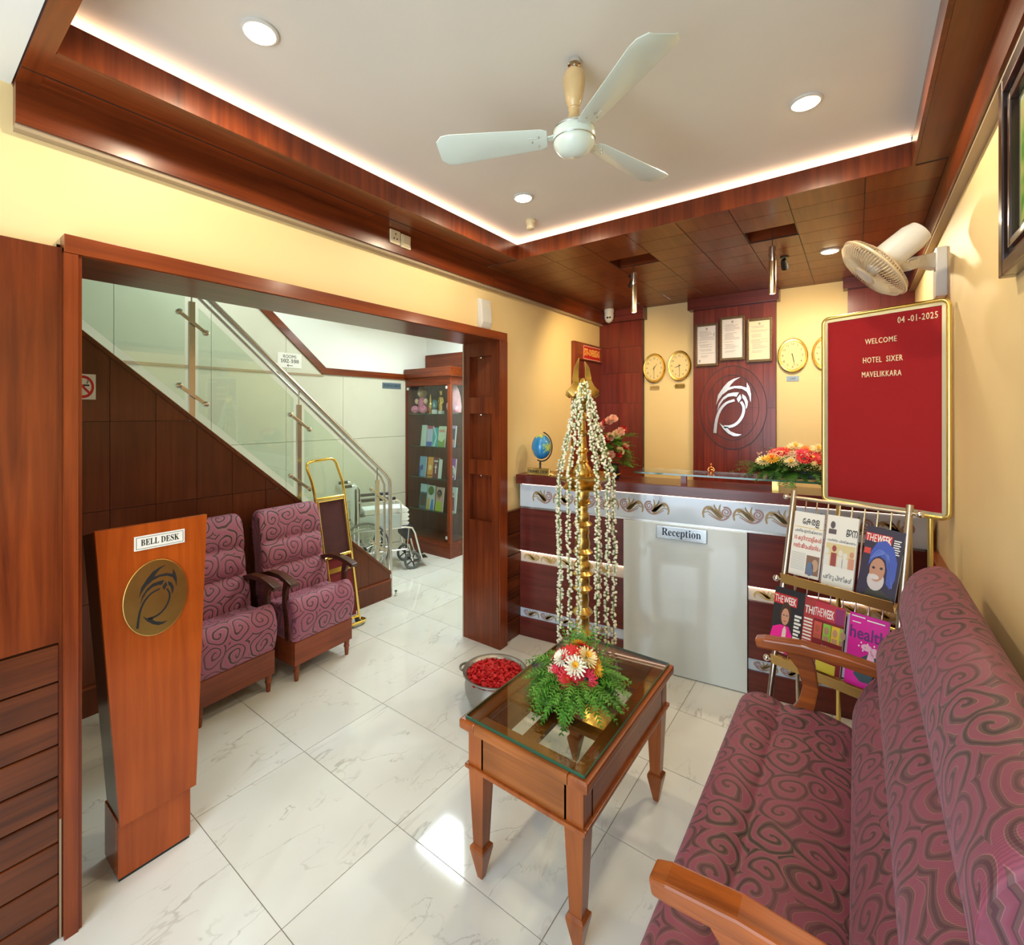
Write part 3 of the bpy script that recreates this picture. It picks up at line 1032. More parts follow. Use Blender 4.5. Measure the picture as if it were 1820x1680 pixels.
# security camera in the corner
t = thing('security_camera', 'white dome security camera in the corner under the wooden ceiling', 'camera', (-2.09, 4.79, 2.80))
MB().lathe([(.05, .15), (.052, .13), (.046, .10)], (0, 0, 0), 22).build('mount', 'plastic', t, smooth=True)
MB().lathe([(.046, .108), (.05, .085), (.047, .05), (.033, .02), (.004, .004)], (0, 0, 0), 22).build('eyeball', 'plastic', t, smooth=True)
for s in (-1, 1):
    d = Vector((.33 + s * .26, -.85, -.12)).normalized()
    MB().tube([Vector((0, 0, .062)) + d * .040, Vector((0, 0, .062)) + d * .051], .0115, 12).build('lens', 'black', t)

# ------------------------------------------------------------------ ceiling fan
t = thing('ceiling_fan', 'white three-blade ceiling fan with a cream turned canopy', 'fan', (-.79, 1.51, 2.757))
MB().lathe([(.020, .343), (.022, .325), (.012, .322)], (0, 0, 0), 18).build('ceiling_hook', 'chrome', t, smooth=True)
MB().tube([(0, 0, .10), (0, 0, .335)], .009, 10).build('rod', 'chrome', t)
MB().lathe([(.004, .30), (.034, .294), (.040, .272), (.036, .235), (.030, .20), (.022, .178), (.018, .172), (.021, .166), (.018, .16)], (0, 0, 0), 28).build('upper_canopy', 'fan_cream', t, smooth=True)
MB().lathe([(.018, .168), (.020, .16), (.017, .152), (.021, .14), (.031, .12), (.037, .112), (.037, .106)], (0, 0, 0), 28).build('lower_canopy', 'fan_cream', t, smooth=True)
MB().lathe([(.045, .108), (.066, .10), (.074, .086), (.075, .058), (.072, .054), (.072, .05), (.073, .046), (.068, .034), (.052, .014), (.03, .004), (.002, .001)], (0, 0, 0), 40).build('motor_housing', 'fan_white', t, smooth=True)
for zz_, rr in ((.088, .0745), (.052, .0738)):
    MB().lathe([(rr, zz_ - .0015), (rr + .0012, zz_), (rr, zz_ + .0015)], (0, 0, 0), 40).build('trim_line', 'steel', t)
for k, ang in enumerate((208, 325, 74)):
    b = MB()
    prof = [(.095, .036), (.115, .046), (.44, .072), (.470, .068), (.492, .045)]
    n = len(prof)
    top, bot = [], []
    tilt = R(13)
    vs, fs = [], []
    for (r_, w) in prof:
        for s, q in ((-1, 0), (-.8, -.003), (.8, -.003), (1, 0)):
            for dz in (0, .0025):
                vs.append((r_, s * w * math.cos(tilt), .068 - .02 * (r_ - .1) + s * w * math.sin(tilt) + q + dz))
    for i in range(n - 1):
        for j in range(3):
            a = i * 8 + j * 2
            fs += [(a, a + 2, a + 10, a + 8), (a + 1, a + 9, a + 11, a + 3)]
        fs += [(i * 8, i * 8 + 8, i * 8 + 9, i * 8 + 1), (i * 8 + 6, i * 8 + 7, i * 8 + 15, i * 8 + 14)]
    fs += [(0, 1, 3, 2), (2, 3, 5, 4), (4, 5, 7, 6)]
    e = (n - 1) * 8
    fs += [(e, e + 2, e + 3, e + 1), (e + 2, e + 4, e + 5, e + 3), (e + 4, e + 6, e + 7, e + 5)]
    b.add(vs, fs)
    b.xf(Matrix.Rotation(R(ang), 4, 'Z'))
    bo = b.build('blade', 'fan_white', t, smooth=True, angle=25)
    h = MB().bar([(.055, 0, .075), (.10, 0, .070), (.16, 0, .068)], [.03, .022, .034], .004)
    h.xf(Matrix.Rotation(R(ang), 4, 'Z')).build('blade_holder', 'fan_white', bo)
    sc = MB()
    for rr, w in ((.125, -.02), (.125, .02), (.148, 0)):
        sc.ball((rr, w * math.cos(tilt), .064 - .02 * (rr - .1) + w * math.sin(tilt)), .004, 8, 5)
    sc.xf(Matrix.Rotation(R(ang), 4, 'Z')).build('screws', 'steel', bo)

# ------------------------------------------------------------------ wall fan on the right wall
t = thing('wall_fan', 'cream oscillating wall fan tilted down above the red letter board', 'fan', (XR, 3.29, 2.43), world=True)
b = MB(); b.prism([(3.24, 2.43), (3.36, 2.43), (3.35, 2.68), (3.25, 2.68)], 'x', XR - .045, XR)
b.build('wall_plate', 'plastic', t, bevel=.008)
MB().bar([(XR - .04, 3.30, 2.62), (XR - .10, 3.22, 2.61), (.235, 3.13, 2.585), (.19, 3.05, 2.555)], [.05, .045, .04, .04], [.09, .06, .045, .045]).build('arm', 'plastic', t, bevel=.006)
fc = Vector((.085, 2.915, 2.555))
fa = Vector((-.684, -.093, -.592)).normalized()     # the way it blows
MB().ball((.225, 3.115, 2.588), .026, 14, 8).build('pivot_knob', 'plastic', t, smooth=True)
sd = fa.orthogonal().normalized()
MB().tube([fc - fa * .005, fc - fa * .06, fc - fa * .16, fc - fa * .20, fc - fa * .212], [.062, .066, .064, .052, .02], 26).build('motor_housing', 'plastic', t, smooth=True)
MB().tube([fc - fa * .06, (.19, 3.05, 2.555)], .022, 12).build('neck', 'plastic', t, smooth=True)
M['grille'] = mat('clear_amber_plastic_guard', (.58, .46, .30, 1), .3)
q = fa.to_track_quat('Z', 'Y').to_matrix().to_4x4()
T_ = Matrix.Translation(fc) @ q
Rg = .168
g = MB()
for k in range(72):
    a = 2 * PI * k / 72
    c, s = math.cos(a), math.sin(a)
    g.tube([(.05 * c, .05 * s, -.012), (.12 * c, .12 * s, -.012), (Rg * .96 * c, Rg * .96 * s, .004), (Rg * c, Rg * s, .022), (Rg * .97 * c, Rg * .97 * s, .045), (.13 * c, .13 * s, .066), (.05 * c, .05 * s, .07)], .0016, 4)
g.xf(T_)
gg = g.build('wire_guard', 'grille', t); gg['kind'] = 'stuff'
rim = MB()
for rr, zz_, th in ((Rg + .001, .022, .007), (.12, -.012, .004), (.05, -.012, .004), (.05, .071, .005)):
    rim.tube([(rr * math.cos(2 * PI * k / 40), rr * math.sin(2 * PI * k / 40), zz_) for k in range(41)], th, 6, cap=False)
rim.xf(T_).build('guard_rim', 'grille', t, smooth=True)
MB().lathe([(.05, .07), (.046, .076), (.003, .079)], (0, 0, 0), 24).xf(T_).build('badge', 'plastic', t, smooth=True)
M['fan_blade'] = mat('milky_fan_blades', (.72, .62, .46, 1), .35)
for k in range(3):
    b = MB()
    a0 = 2 * PI * k / 3
    pts = []
    vs = []
    for i in range(7):
        r_ = .035 + .125 * i / 6
        for j in range(5):
            a = a0 + (j / 4 - .5) * 1.5
            vs.append((r_ * math.cos(a), r_ * math.sin(a), .028 + .018 * (j / 4 - .5)))
    fs = [(i * 5 + j, i * 5 + j + 1, i * 5 + j + 6, i * 5 + j + 5) for i in range(6) for j in range(4)]
    b.add(vs, fs).xf(T_).build('blade', 'fan_blade', t, smooth=True)
MB().lathe([(.03, .0), (.034, .03), (.02, .05), (.003, .052)], (0, 0, 0), 18).xf(T_).build('hub', 'plastic', t, smooth=True)

# large dark picture frame at the right edge
t = thing('framed_picture', 'large dark framed green landscape painting on the right wall', 'picture', (XR, 1.4, 2.24), world=True)
py0, py1, pz0, pz1 = .95, 1.985, 2.235, 2.79
f = MB()
for w0, w1, d in ((0, .045, .035), (.045, .075, .022), (.075, .10, .03)):
    a0, a1, b0, b1 = py0 + w0, py1 - w0, pz0 + w0 * .9, pz1 - w0 * .9
    c0, c1, e0, e1 = py0 + w1, py1 - w1, pz0 + w1 * .9, pz1 - w1 * .9
    f.box(XR - d, XR, a0, c0, b0, b1); f.box(XR - d, XR, c1, a1, b0, b1)
    f.box(XR - d, XR, c0, c1, b0, e0); f.box(XR - d, XR, c0, c1, e1, b1)
M['frame_black'] = mat('dark_brown_lacquer_frame', (.028, .012, .008, 1), .25, coat=.4)
f.build('frame', 'frame_black', t, bevel=.004)
M['art_mount'] = mat('sage_mount', (.30, .32, .19, 1), .6)
MB().box(XR - .012, XR, py0 + .09, py1 - .09, pz0 + .08, pz1 - .08).build('mount', 'art_mount', t)


def art_material():
    m, nt, p = new_mat('green_landscape_painting')
    tc = nt.nodes.new('ShaderNodeTexCoord')
    n = nt.nodes.new('ShaderNodeTexNoise'); n.inputs['Scale'].default_value = 9; n.inputs['Detail'].default_value = 5
    nt.links.new(tc.outputs['Object'], n.inputs['Vector'])
    r = ramp(nt, [(.3, (.03, .10, .01, 1)), (.45, (.12, .35, .03, 1)), (.55, (.42, .50, .10, 1)), (.65, (.55, .32, .14, 1)), (.75, (.7, .72, .6, 1))])
    nt.links.new(n.outputs['Fac'], r.inputs['Fac']); nt.links.new(r.outputs['Color'], p.inputs['Base Color'])
    p.inputs['Roughness'].default_value = .3
    return m


MB().box(XR - .014, XR, py0 + .13, py1 - .13, pz0 + .12, pz1 - .12).build('painting', art_material(), t)

# two framed portraits behind the letter board, mirrored in the stair glass
for k, (y, lb) in enumerate(((3.26, 'small framed portrait in the stair glass reflection, with an orange robe'), )):
    t = thing('framed_portrait', lb, 'picture', (XR, y, 1.98), world=True)
    f = MB()
    f.box(XR - .02, XR - .001, y - .12, y - .10, 1.98, 2.34); f.box(XR - .02, XR - .001, y + .10, y + .12, 1.98, 2.34)
    f.box(XR - .02, XR - .001, y - .10, y + .10, 1.98, 2.0); f.box(XR - .02, XR - .001, y - .10, y + .10, 2.32, 2.34)
    f.build('frame', 'frame_black', t)
    MB().box(XR - .01, XR - .002, y - .10, y + .10, 2.0, 2.32).build('backing', mat('portrait_ground', (.45, .32, .16, 1), .5), t)
    mb = MB(); flat_poly(mb, [(-.08, 0), (.08, 0), (.07, .09), (.03, .13), (-.03, .13), (-.07, .09)], (XR - .010, y, 2.005), FACE_NX, .001)
    mb.build('robe', mat('portrait_orange', (.75, .30, .06, 1), .5), t)
    mb = MB(); flat_poly(mb, [(.042 * math.cos(a * PI / 8), .06 * math.sin(a * PI / 8)) for a in range(16)], (XR - .0105, y, 2.19), FACE_NX, .001)
    mb.build('head', mat('portrait_skin', (.60, .36, .20, 1), .5), t)

# socket and switch plate on the cornice board, ultrasonic sensor box over the opening
t = thing('power_socket', 'ivory power socket plate on the left wooden cornice', 'socket', (-2.2, 1.90, 2.86), world=True)
MB().box(-2.2, -2.188, 1.868, 1.945, 2.862, 2.945).build('plate', 'ivory', t, bevel=.004)
mb = MB()
for dy, dz in ((0, .018), (-.012, -.01), (.012, -.01)):
    mb.lathe([(.005, 0), (.005, .0006)], (-2.188, 1.906 + dy, 2.904 + dz), 10, 'x')
mb.build('holes', 'black', t)
t = thing('switch_plate', 'ivory blank switch plate right of the cornice socket', 'switch', (-2.2, 1.99, 2.86), world=True)
MB().box(-2.2, -2.188, 1.952, 2.03, 2.858, 2.94).build('plate', 'ivory', t, bevel=.004)
MB().box(-2.188, -2.184, 1.962, 2.02, 2.87, 2.928).build('rocker', 'ivory', t, bevel=.003)
t = thing('air_freshener', 'tall white dispenser box on the yellow wall above the wide opening', 'dispenser', (XL, 2.80, 2.50), world=True)
MB().prism([(XL, 2.482), (XL + .035, 2.482), (XL + .055, 2.53), (XL + .04, 2.70), (XL, 2.71)], 'y', 2.755, 2.875).build('body', 'plastic', t, bevel=.008)
MB().lathe([(.012, 0), (.012, .003)], (XL + .046, 2.83, 2.655), 14, 'x').build('button', 'ivory', t)

# ================================================================== RECEPTION DESK
DA = R(8.2)
DO = Vector((-2.213, 3.274, 0))


def dk(x, y, z=0.):
    return DO + Vector((x * math.cos(DA) - y * math.sin(DA), x * math.sin(DA) + y * math.cos(DA), z))


DN = basis((1, 0, 0), (0, 0, 1))
desk = thing('reception_desk', 'long maroon reception desk with white glass centre panel and lit bands', 'desk', tuple(DO), DA)
LX = 2.585
MB().box(.0, LX - .03, .03, .30, 0, 1.26).build('carcass', 'maroon_x', desk)
# maroon panels left and right of the white sheet, in three courses
for a, b in ((.0, .853), (1.668, LX)):
    MB().box(a, b, 0, .03, .232, .612).build('front_panel', 'maroon_x', desk, bevel=.002)
    MB().box(a, b, 0, .03, .705, 1.058).build('front_panel', 'maroon_x', desk, bevel=.002)
    MB().box(a, b, -.004, .03, 0, .155).build('skirting', 'maroon_x', desk, bevel=.002)
    MB().box(a, b, .018, .03, .612, .705).build('lit_band', M['bandwarm'] if 'bandwarm' in M else 'band', desk)
    MB().box(a, b, .006, .017, .697, .705).build('led_strip', 'led2', desk)
    MB().box(a, b, .012, .03, .155, .232).build('lower_band', 'band', desk)
MB().box(0, LX, .004, .03, 1.072, 1.262).build('upper_band', 'band', desk)
MB().box(0, LX, -.002, .03, 1.058, 1.072).build('metal_strip', 'steel', desk)
MB().box(.02, LX - .05, .0, .003, 1.256, 1.262).build('led_strip', 'led2', desk)
MB().box(.858, 1.662, -.02, .03, .006, 1.057).build('white_glass_sheet', 'whiteglass', desk, bevel=.002)
ct = MB().box(-.02, LX - .012, -.035, .34, 1.263, 1.337).build('counter_top', 'maroon_x', desk, bevel=.003)
gl = MB().box(.93, 2.45, .02, .30, 1.402, 1.414).build('glass_shelf', 'glass_table', desk)
MB().box(.93, 2.45, .017, .0195, 1.402, 1.414).build('polished_edge', 'glass_edge', gl)
for x, m_ in ((1.262, 'maroon_z'), (1.822, 'goldanod'), (2.35, 'maroon_z')):
    MB().box(x - .018, x + .018, .06, .12, 1.337, 1.402).build('shelf_block', m_, desk)


# scroll prints
def scroll_mesh():
    mb = MB()
    I = Matrix.Identity(3)
    B = basis((1, 0, 0), (0, 0, 1))
    mb.cur = 0
    for pts, w0, w1 in (
            ([(-.47, -.28), (-.5, -.05), (-.40, .17), (-.24, .2), (-.06, .02), (.10, -.18)], .06, .13),
            ([(-.36, .10), (-.2, .12), (.0, -.08), (.18, -.25)], .10, .14),
            ([(-.47, -.05), (-.3, .0), (-.1, -.16), (.12, -.30)], .04, .05),
            ([(.16, -.2), (.02, .02), (-.06, .2), (-.1, .34)], .12, .03),
            ([(.2, -.2), (.1, .05), (.1, .22), (.14, .36)], .12, .03),
            ([(.12, -.12), (.0, .14), (-.12, .24), (-.2, .28)], .05, .01)):
        flat_stroke(mb, pts, w0, w1, (0, 0, 0), B, .001)
    mb.cur = 1
    sp = [(.33 + (.03 + .17 * k / 20) * math.cos(k * .62 + 2.2), .04 + (.03 + .19 * k / 20) * math.sin(k * .62 + 2.2)) for k in range(21)]
    flat_stroke(mb, sp, .04, .075, (0, 0, 0), B, .0015)
    flat_stroke(mb, [(.44, -.12), (.3, -.27), (.1, -.32), (-.12, -.22), (-.3, -.1)], .08, .03, (0, 0, 0), B, .0012)
    flat_stroke(mb, [(.24, -.05), (.2, -.12), (.26, -.2), (.36, -.2)], .02, .02, (0, 0, 0), B, .0012)
    return mb.mesh('scroll_print', ['motif', 'motif2'])


SCR = scroll_mesh()
for k in range(6):
    mir = -1 if k > 2 else 1
    share(SCR, 'scroll_print', (.2 + .178 * k, .003, 1.165), parent=desk, scale=(.163 * mir, 1, .155))
for k in range(6):
    share(SCR, 'scroll_print', (1.48 + .187 * k, .003, 1.17), parent=desk, scale=(.17, 1, .155))
M['motif_gold'] = mat('gold_scroll_on_lit_band', (.55, .36, .10, 1), .4)
S2 = SCR.copy()
S2.materials.clear(); S2.materials.append(M['motif_gold']); S2.materials.append(M['motif'])
for a, b in ((.0, .853), (1.668, LX)):
    k = a + .1
    while k < b - .06:
        share(S2, 'scroll_print', (k, .0165, .656), parent=desk, scale=(.13, 1, .085))
        share(SCR, 'scroll_print', (k, .011, .193), parent=desk, scale=(-.13, 1, .085))
        k += .15

# reception sign
t = thing('reception_sign', 'silver reception sign plate on the white desk panel', 'sign', tuple(dk(1.258, -.02, .955)), DA)
MB().box(-.165, .165, -.014, 0, 0, .092).build('plate', 'silverplate', t, bevel=.004)
text('\U0001D411\U0001D41E\U0001D41C\U0001D41E\U0001D429\U0001D42D\U0001D422\U0001D428\U0001D427', .075, (0, -.0150, .05), DN, 'darkblue', t, width=.255, depth=.0006)

# ------------------------------------------------------------------ things on the counter
t = thing('desk_globe', 'blue globe on a dark stand at the left end of the counter', 'globe', tuple(dk(.145, .11, 1.338)), DA)


def globe_mat():
    m, nt, p = new_mat('globe_map')
    tc = nt.nodes.new('ShaderNodeTexCoord')
    n = nt.nodes.new('ShaderNodeTexNoise'); n.inputs['Scale'].default_value = 11; n.inputs['Detail'].default_value = 4
    nt.links.new(tc.outputs['Object'], n.inputs['Vector'])
    r = ramp(nt, [(0, (.015, .18, .50, 1)), (.54, (.02, .25, .60, 1)), (.56, (.30, .50, .10, 1)), (.64, (.68, .60, .20, 1)), (.72, (.72, .42, .25, 1))])
    nt.links.new(n.outputs['Fac'], r.inputs['Fac']); nt.links.new(r.outputs['Color'], p.inputs['Base Color'])
    p.inputs['Roughness'].default_value = .18
    p.inputs['Coat Weight'].default_value = .5
    return m


MB().ball((0, 0, .225), (.082, .082, .105), 28, 18).build('ball', globe_mat(), t, smooth=True)
MB().tube([(.096 * math.cos(a), 0, .225 + .122 * math.sin(a)) for a in [R(-112 + 10 * k) for k in range(20)]], .0055, 8).build('meridian_arm', 'black', t, smooth=True)
MB().lathe([(.018, .03), (.008, .05), (.009, .085), (.006, .106)], (-.01, 0, 0), 14).build('stem', 'black', t, smooth=True)
MB().lathe([(.058, 0), (.06, .012), (.03, .026), (.016, .034)], (-.01, 0, 0), 22).build('base', 'black', t, smooth=True)
t = thing('travel_desk_sign', 'small brass TRAVEL DESK sign block in front of the globe', 'sign', tuple(dk(.17, -.005, 1.338)), DA)
MB().prism([(-.012, 0), (.022, 0), (.008, .058), (-.006, .058)], 'x', -.098, .098).build('block', 'brass_d', t, bevel=.002)
text('TRAVEL DESK', .034, (0, -.0128, .029), basis((1, 0, 0), (0, .10, 1)), 'black', t, width=.175, depth=.0008)
# little brass prayer bell on the shelf behind
t = thing('brass_figurine', 'tiny copper figurine at the foot of the wooden centre pilaster', 'figurine', tuple(dk(1.43, .20, 1.4145)), DA)
M['copper'] = mat('copper', (.75, .25, .08, 1), .25, 1.)
MB().lathe([(.02, 0), (.02, .006), (.012, .01), (.014, .022), (.006, .03)], (0, 0, 0), 14).build('seat', 'copper', t, smooth=True)
MB().lathe([(.010, .028), (.012, .038), (.005, .048), (.008, .055), (.007, .064), (.002, .07)], (0, 0, 0), 14).build('body', 'copper', t, smooth=True)
mb = MB(); mb.tube([(-.012, 0, .012), (-.022, 0, .02), (-.012, 0, .04)], .003, 6); mb.tube([(.012, 0, .012), (.022, 0, .02), (.012, 0, .04)], .003, 6)
mb.build('arms', 'copper', t)


# ------------------------------------------------------------------ flowers
def petal_ring(mb, n, r0, r1, w, z0, z1, jit=.1, rnd=random):
    for k in range(n):
        a = 2 * PI * (k + rnd.uniform(-jit, jit)) / n
        rr = r1 * rnd.uniform(.9, 1.08)
        c, s = math.cos(a), math.sin(a)
        zz = z1 + rnd.uniform(-.1, .1) * (z1 - z0 + .004)
        m_ = (r0 + rr) * .55
        zm = z0 + (zz - z0) * .62 + .002
        P = lambda r_, t_, z_: (r_ * c - t_ * s, r_ * s + t_ * c, z_)
        mb.add([P(r0, 0, z0), P(m_, -w / 2, zm), P(rr * .93, -w * .3, zz), P(rr, 0, zz), P(rr * .93, w * .3, zz), P(m_, w / 2, zm), P(m_, 0, zm - .002)],
               [(0, 1, 6), (1, 2, 3, 6), (3, 4, 5, 6), (0, 6, 5)])


def flower(kind, r, seed):
    rnd = random.Random(seed)
    mb = MB()
    if kind == 'gerbera':
        petal_ring(mb, 18, .1 * r, r, .26 * r, 0, .12 * r, rnd=rnd)
        petal_ring(mb, 16, .1 * r, .8 * r, .22 * r, .03 * r, .25 * r, rnd=rnd)
        petal_ring(mb, 12, .08 * r, .45 * r, .15 * r, .06 * r, .3 * r, rnd=rnd)
        mb.cur = 1
        mb.ball((0, 0, .1 * r), (.2 * r, .2 * r, .1 * r), 8, 5)
    elif kind == 'mum':
        petal_ring(mb, 16, .1 * r, r, .2 * r, 0, .15 * r, rnd=rnd)
        petal_ring(mb, 15, .1 * r, .88 * r, .2 * r, .05 * r, .42 * r, rnd=rnd)
        petal_ring(mb, 12, .08 * r, .62 * r, .18 * r, .1 * r, .62 * r, rnd=rnd)
        mb.cur = 1
        petal_ring(mb, 9, .02 * r, .3 * r, .14 * r, .15 * r, .66 * r, rnd=rnd)
    else:   # rose
        for k, (q, h, n) in enumerate(((1., .25, 6), (.85, .55, 6), (.62, .75, 5), (.4, .85, 4), (.2, .88, 3))):
            petal_ring(mb, n, .05 * r, q * r, 1.1 * q * r, -.35 * r + .1 * k * r, h * r, rnd=rnd)
        mb.cur = 1
        mb.ball((0, 0, -.1 * r), (.4 * r, .4 * r, .5 * r), 8, 5)
    return mb


FLC = {}


def put_flower(parent, kind, col, cen, loc, dirv, r, seed):
    key = (kind, col, cen, seed % 3)
    if key not in FLC:
        FLC[key] = flower(kind, 1., seed % 3 + 11).mesh('flower', [col, cen], smooth=False)
    q = Vector(dirv).normalized().to_track_quat('Z', 'Y').to_euler()
    o = share(FLC[key], 'flower', loc, tuple(q), parent, (r, r, r))
    return o


def frond(mb, p0, d, L, rnd, w=.05, droop=.6):
    """feathery fern frond: a stem with paired thin needles"""
    d = Vector(d).normalized()
    p = Vector(p0)
    n = 11
    side = d.cross(Vector((0, 0, 1)))
    side = side.normalized() if side.length > .01 else Vector((1, 0, 0))
    prev = p
    for i in range(n):
        t = i / (n - 1)
        dd = (d + Vector((0, 0, -droop * t))).normalized()
        q = prev + dd * (L / n)
        up = side.cross(dd)
        for s in (-1, 1):
            for rep in range(2):
                ln = w * (1 - .75 * t) * rnd.uniform(.7, 1.15)
                tip = q + side * s * ln * .8 + dd * ln * rnd.uniform(.35, .8) + up * rnd.uniform(-.35, .35) * ln
                b = (tip - q).cross(up).normalized() * .0019
                mid_ = (q + tip) / 2 + up * rnd.uniform(-.1, .1) * ln
                mb.add([q - b, q + b, mid_ + b * 1.3, tip, mid_ - b * 1.3], [(0, 1, 2, 4), (4, 2, 3)])
        b = side * .0012
        mb.add([prev - b, prev + b, q + b, q - b], [(0, 1, 2, 3)])
        prev = q


def sprig(mb, p0, d, L, rnd):
    """baby's breath"""
    d = Vector(d).normalized()
    for k in range(7):
        e = (d + Vector((rnd.uniform(-.5, .5), rnd.uniform(-.5, .5), rnd.uniform(-.2, .4)))).normalized()
        tip = Vector(p0) + e * L * rnd.uniform(.6, 1.1)
        mb.ball(tip, .0042, 5, 3)


# counter arrangement at the right
rnd = random.Random(3)
o = dk(1.92, .17, 1.415)
t = thing('flower_arrangement', 'low red and yellow flower arrangement on the glass counter shelf', 'flowers', tuple(o), DA, 'flower arrangements')
MB().box(-.14, .17, -.05, .07, .0, .05).build('tray', 'darkblue', t, bevel=.006)
mb = MB()
for k in range(120):
    x = rnd.uniform(-.27, .28)
    y = rnd.uniform(-.09, .09)
    frond(mb, (x * .65, y * .6, .05), (x * 1.6 + rnd.uniform(-.3, .3), y * 4 - .25, rnd.uniform(-.1, .5)), rnd.uniform(.11, .19), rnd, .045, .8)
for k in range(7):
    frond(mb, (-.16, rnd.uniform(-.05, .05), .06), (-1, rnd.uniform(-.5, .3), rnd.uniform(.1, .5)), rnd.uniform(.16, .22), rnd, .05, .5)
for k in range(4):
    frond(mb, (-.01 + rnd.uniform(-.02, .02), -.06, .05), (rnd.uniform(-.2, .2), -1, -.2), .15, rnd, .05, 1.3)
fo = mb.build('foliage', 'leaf_d', t); fo['kind'] = 'stuff'
mb = MB()
for k in range(40):
    x = rnd.uniform(-.2, .26)
    sprig(mb, (x * .9, rnd.uniform(-.08, .04), .11), (x, -.3, 1), .07, rnd)
fo = mb.build('filler_buds', 'petal_peach', t); fo['kind'] = 'stuff'
cols = [('gerbera', 'petal_red', 'petal_yel'), ('mum', 'petal_cream', 'petal_yel'), ('gerbera', 'petal_red', 'black'), ('gerbera', 'petal_or', 'petal_red'), ('mum', 'petal_yel', 'petal_or'), ('gerbera', 'petal_pink', 'petal_red')]
spots = [(-.115, -.08, .125, 4), (-.16, -.06, .105, 1), (-.06, -.05, .17, 0), (-.01, -.09, .105, 1), (.02, .0, .2, 1), (.06, -.10, .135, 2), (.08, -.02, .19, 3), (.11, -.09, .15, 0), (.14, -.03, .19, 1), (.16, -.10, .12, 0), (.19, -.06, .165, 0), (.22, -.1, .13, 5), (.24, -.03, .16, 2), (-.09, -.01, .16, 2), (.0, .04, .19, 3), (.17, .03, .19, 4), (.05, -.06, .17, 5)]
for k, (x, y, z, c) in enumerate(spots):
    put_flower(t, *cols[c], (x, y, z), (x * 1.2, y * 3 - .55, 1), rnd.uniform(.042, .052), k)

# tall vase arrangement behind the oil lamp
o = dk(.735, .13, 1.338)
t = thing('rose_arrangement', 'tall bunch of red and peach roses on the counter behind the oil lamp', 'flowers', tuple(o), DA, 'flower arrangements')
MB().lathe([(.05, 0), (.06, .02), (.045, .09), (.05, .11), (.042, .11)], (0, 0, 0), 18).build('vase', 'darkblue', t, smooth=True)
mb = MB()
for k in range(110):
    a = rnd.uniform(0, 2 * PI)
    z = rnd.uniform(.1, .34)
    r_ = .03 + .05 * rnd.random()
    frond(mb, (r_ * math.cos(a), r_ * math.sin(a), z), (math.cos(a), math.sin(a), rnd.uniform(-.2, .7)), rnd.uniform(.08, .14), rnd, .045, .4)
fo = mb.build('foliage', 'leaf', t); fo['kind'] = 'stuff'
cs = ['petal_peach', 'petal_red', 'petal_cream', 'petal_red', 'petal_peach']
for k in range(26):
    a = R(-160 + 17 * (k % 10) + rnd.uniform(-8, 8))
    z = .12 + .34 * (k / 25)
    r_ = .12 - .05 * (k / 25)
    c = cs[k % 5] if k < 12 else cs[(k * 2) % 5 if k % 3 else 0]
    put_flower(t, 'rose', c, c, (r_ * math.cos(a), r_ * math.sin(a), z), (math.cos(a), math.sin(a), .5), .036, k)

# ================================================================== FURNITURE
def cushion(name, prof, y0, y1, mat_, parent, n=26, rnd_=.06, axis='y', umul=1.):
    """sweep a closed profile (a, z) along an axis with rounded ends; metric UV (length, girth)"""
    P = []
    m = len(prof)
    for i in range(m):      # closed Catmull-Rom refinement
        p0, p1, p2, p3 = prof[i - 1], prof[i], prof[(i + 1) % m], prof[(i + 2) % m]
        for k in range(4):
            t = k / 4
            P.append(tuple(.5 * (2 * p1[c] + (-p0[c] + p2[c]) * t + (2 * p0[c] - 5 * p1[c] + 4 * p2[c] - p3[c]) * t * t + (-p0[c] + 3 * p1[c] - 3 * p2[c] + p3[c]) * t ** 3) for c in (0, 1)))
    m = len(P)
    ca = sum(p[0] for p in P) / m
    cz = sum(p[1] for p in P) / m
    girth = [0]
    for i in range(m):
        q = P[(i + 1) % m]
        girth.append(girth[-1] + math.hypot(q[0] - P[i][0], q[1] - P[i][1]))
    ts = []
    for k in range(7):
        ts.append(y0 + rnd_ * (1 - math.cos(k / 6 * PI / 2)))
    for k in range(1, n):
        ts.append(y0 + rnd_ + (y1 - y0 - 2 * rnd_) * k / n)
    for k in range(7):
        ts.append(y1 - rnd_ * (1 - math.cos((6 - k) / 6 * PI / 2)))
    rings, uvs = [], []
    minr = min(math.hypot(p[0] - ca, p[1] - cz) for p in P)
    for y in ts:
        e = min(y - y0, y1 - y)
        d = 0 if e >= rnd_ else rnd_ * (1 - math.sqrt(max(0, 1 - (1 - e / rnd_) ** 2)))
        rg = []
        for i in range(m + 1):
            p = P[i % m]
            dx, dz = p[0] - ca, p[1] - cz
            l = math.hypot(dx, dz)
            f = max(.05, (l - d * .8) / l)
            a, z = ca + dx * f, cz + dz * f
            rg.append((a, y, z) if axis == 'y' else (y, a, z))
            uvs.append((y * umul, girth[i]))
        rings.append(rg)
    mb = MB()
    mb.rings(rings, closed=False)
    b = len(mb.v)
    mb.f.append(tuple(range(m))); mb.mi.append(0)
    mb.f.append(tuple((len(rings) - 1) * (m + 1) + i for i in range(m))[::-1]); mb.mi.append(0)
    if axis == 'y':
        mb.f = [f[::-1] for f in mb.f]
    return mb.build(name, mat_, parent, smooth=True, uvs=uvs, angle=60)


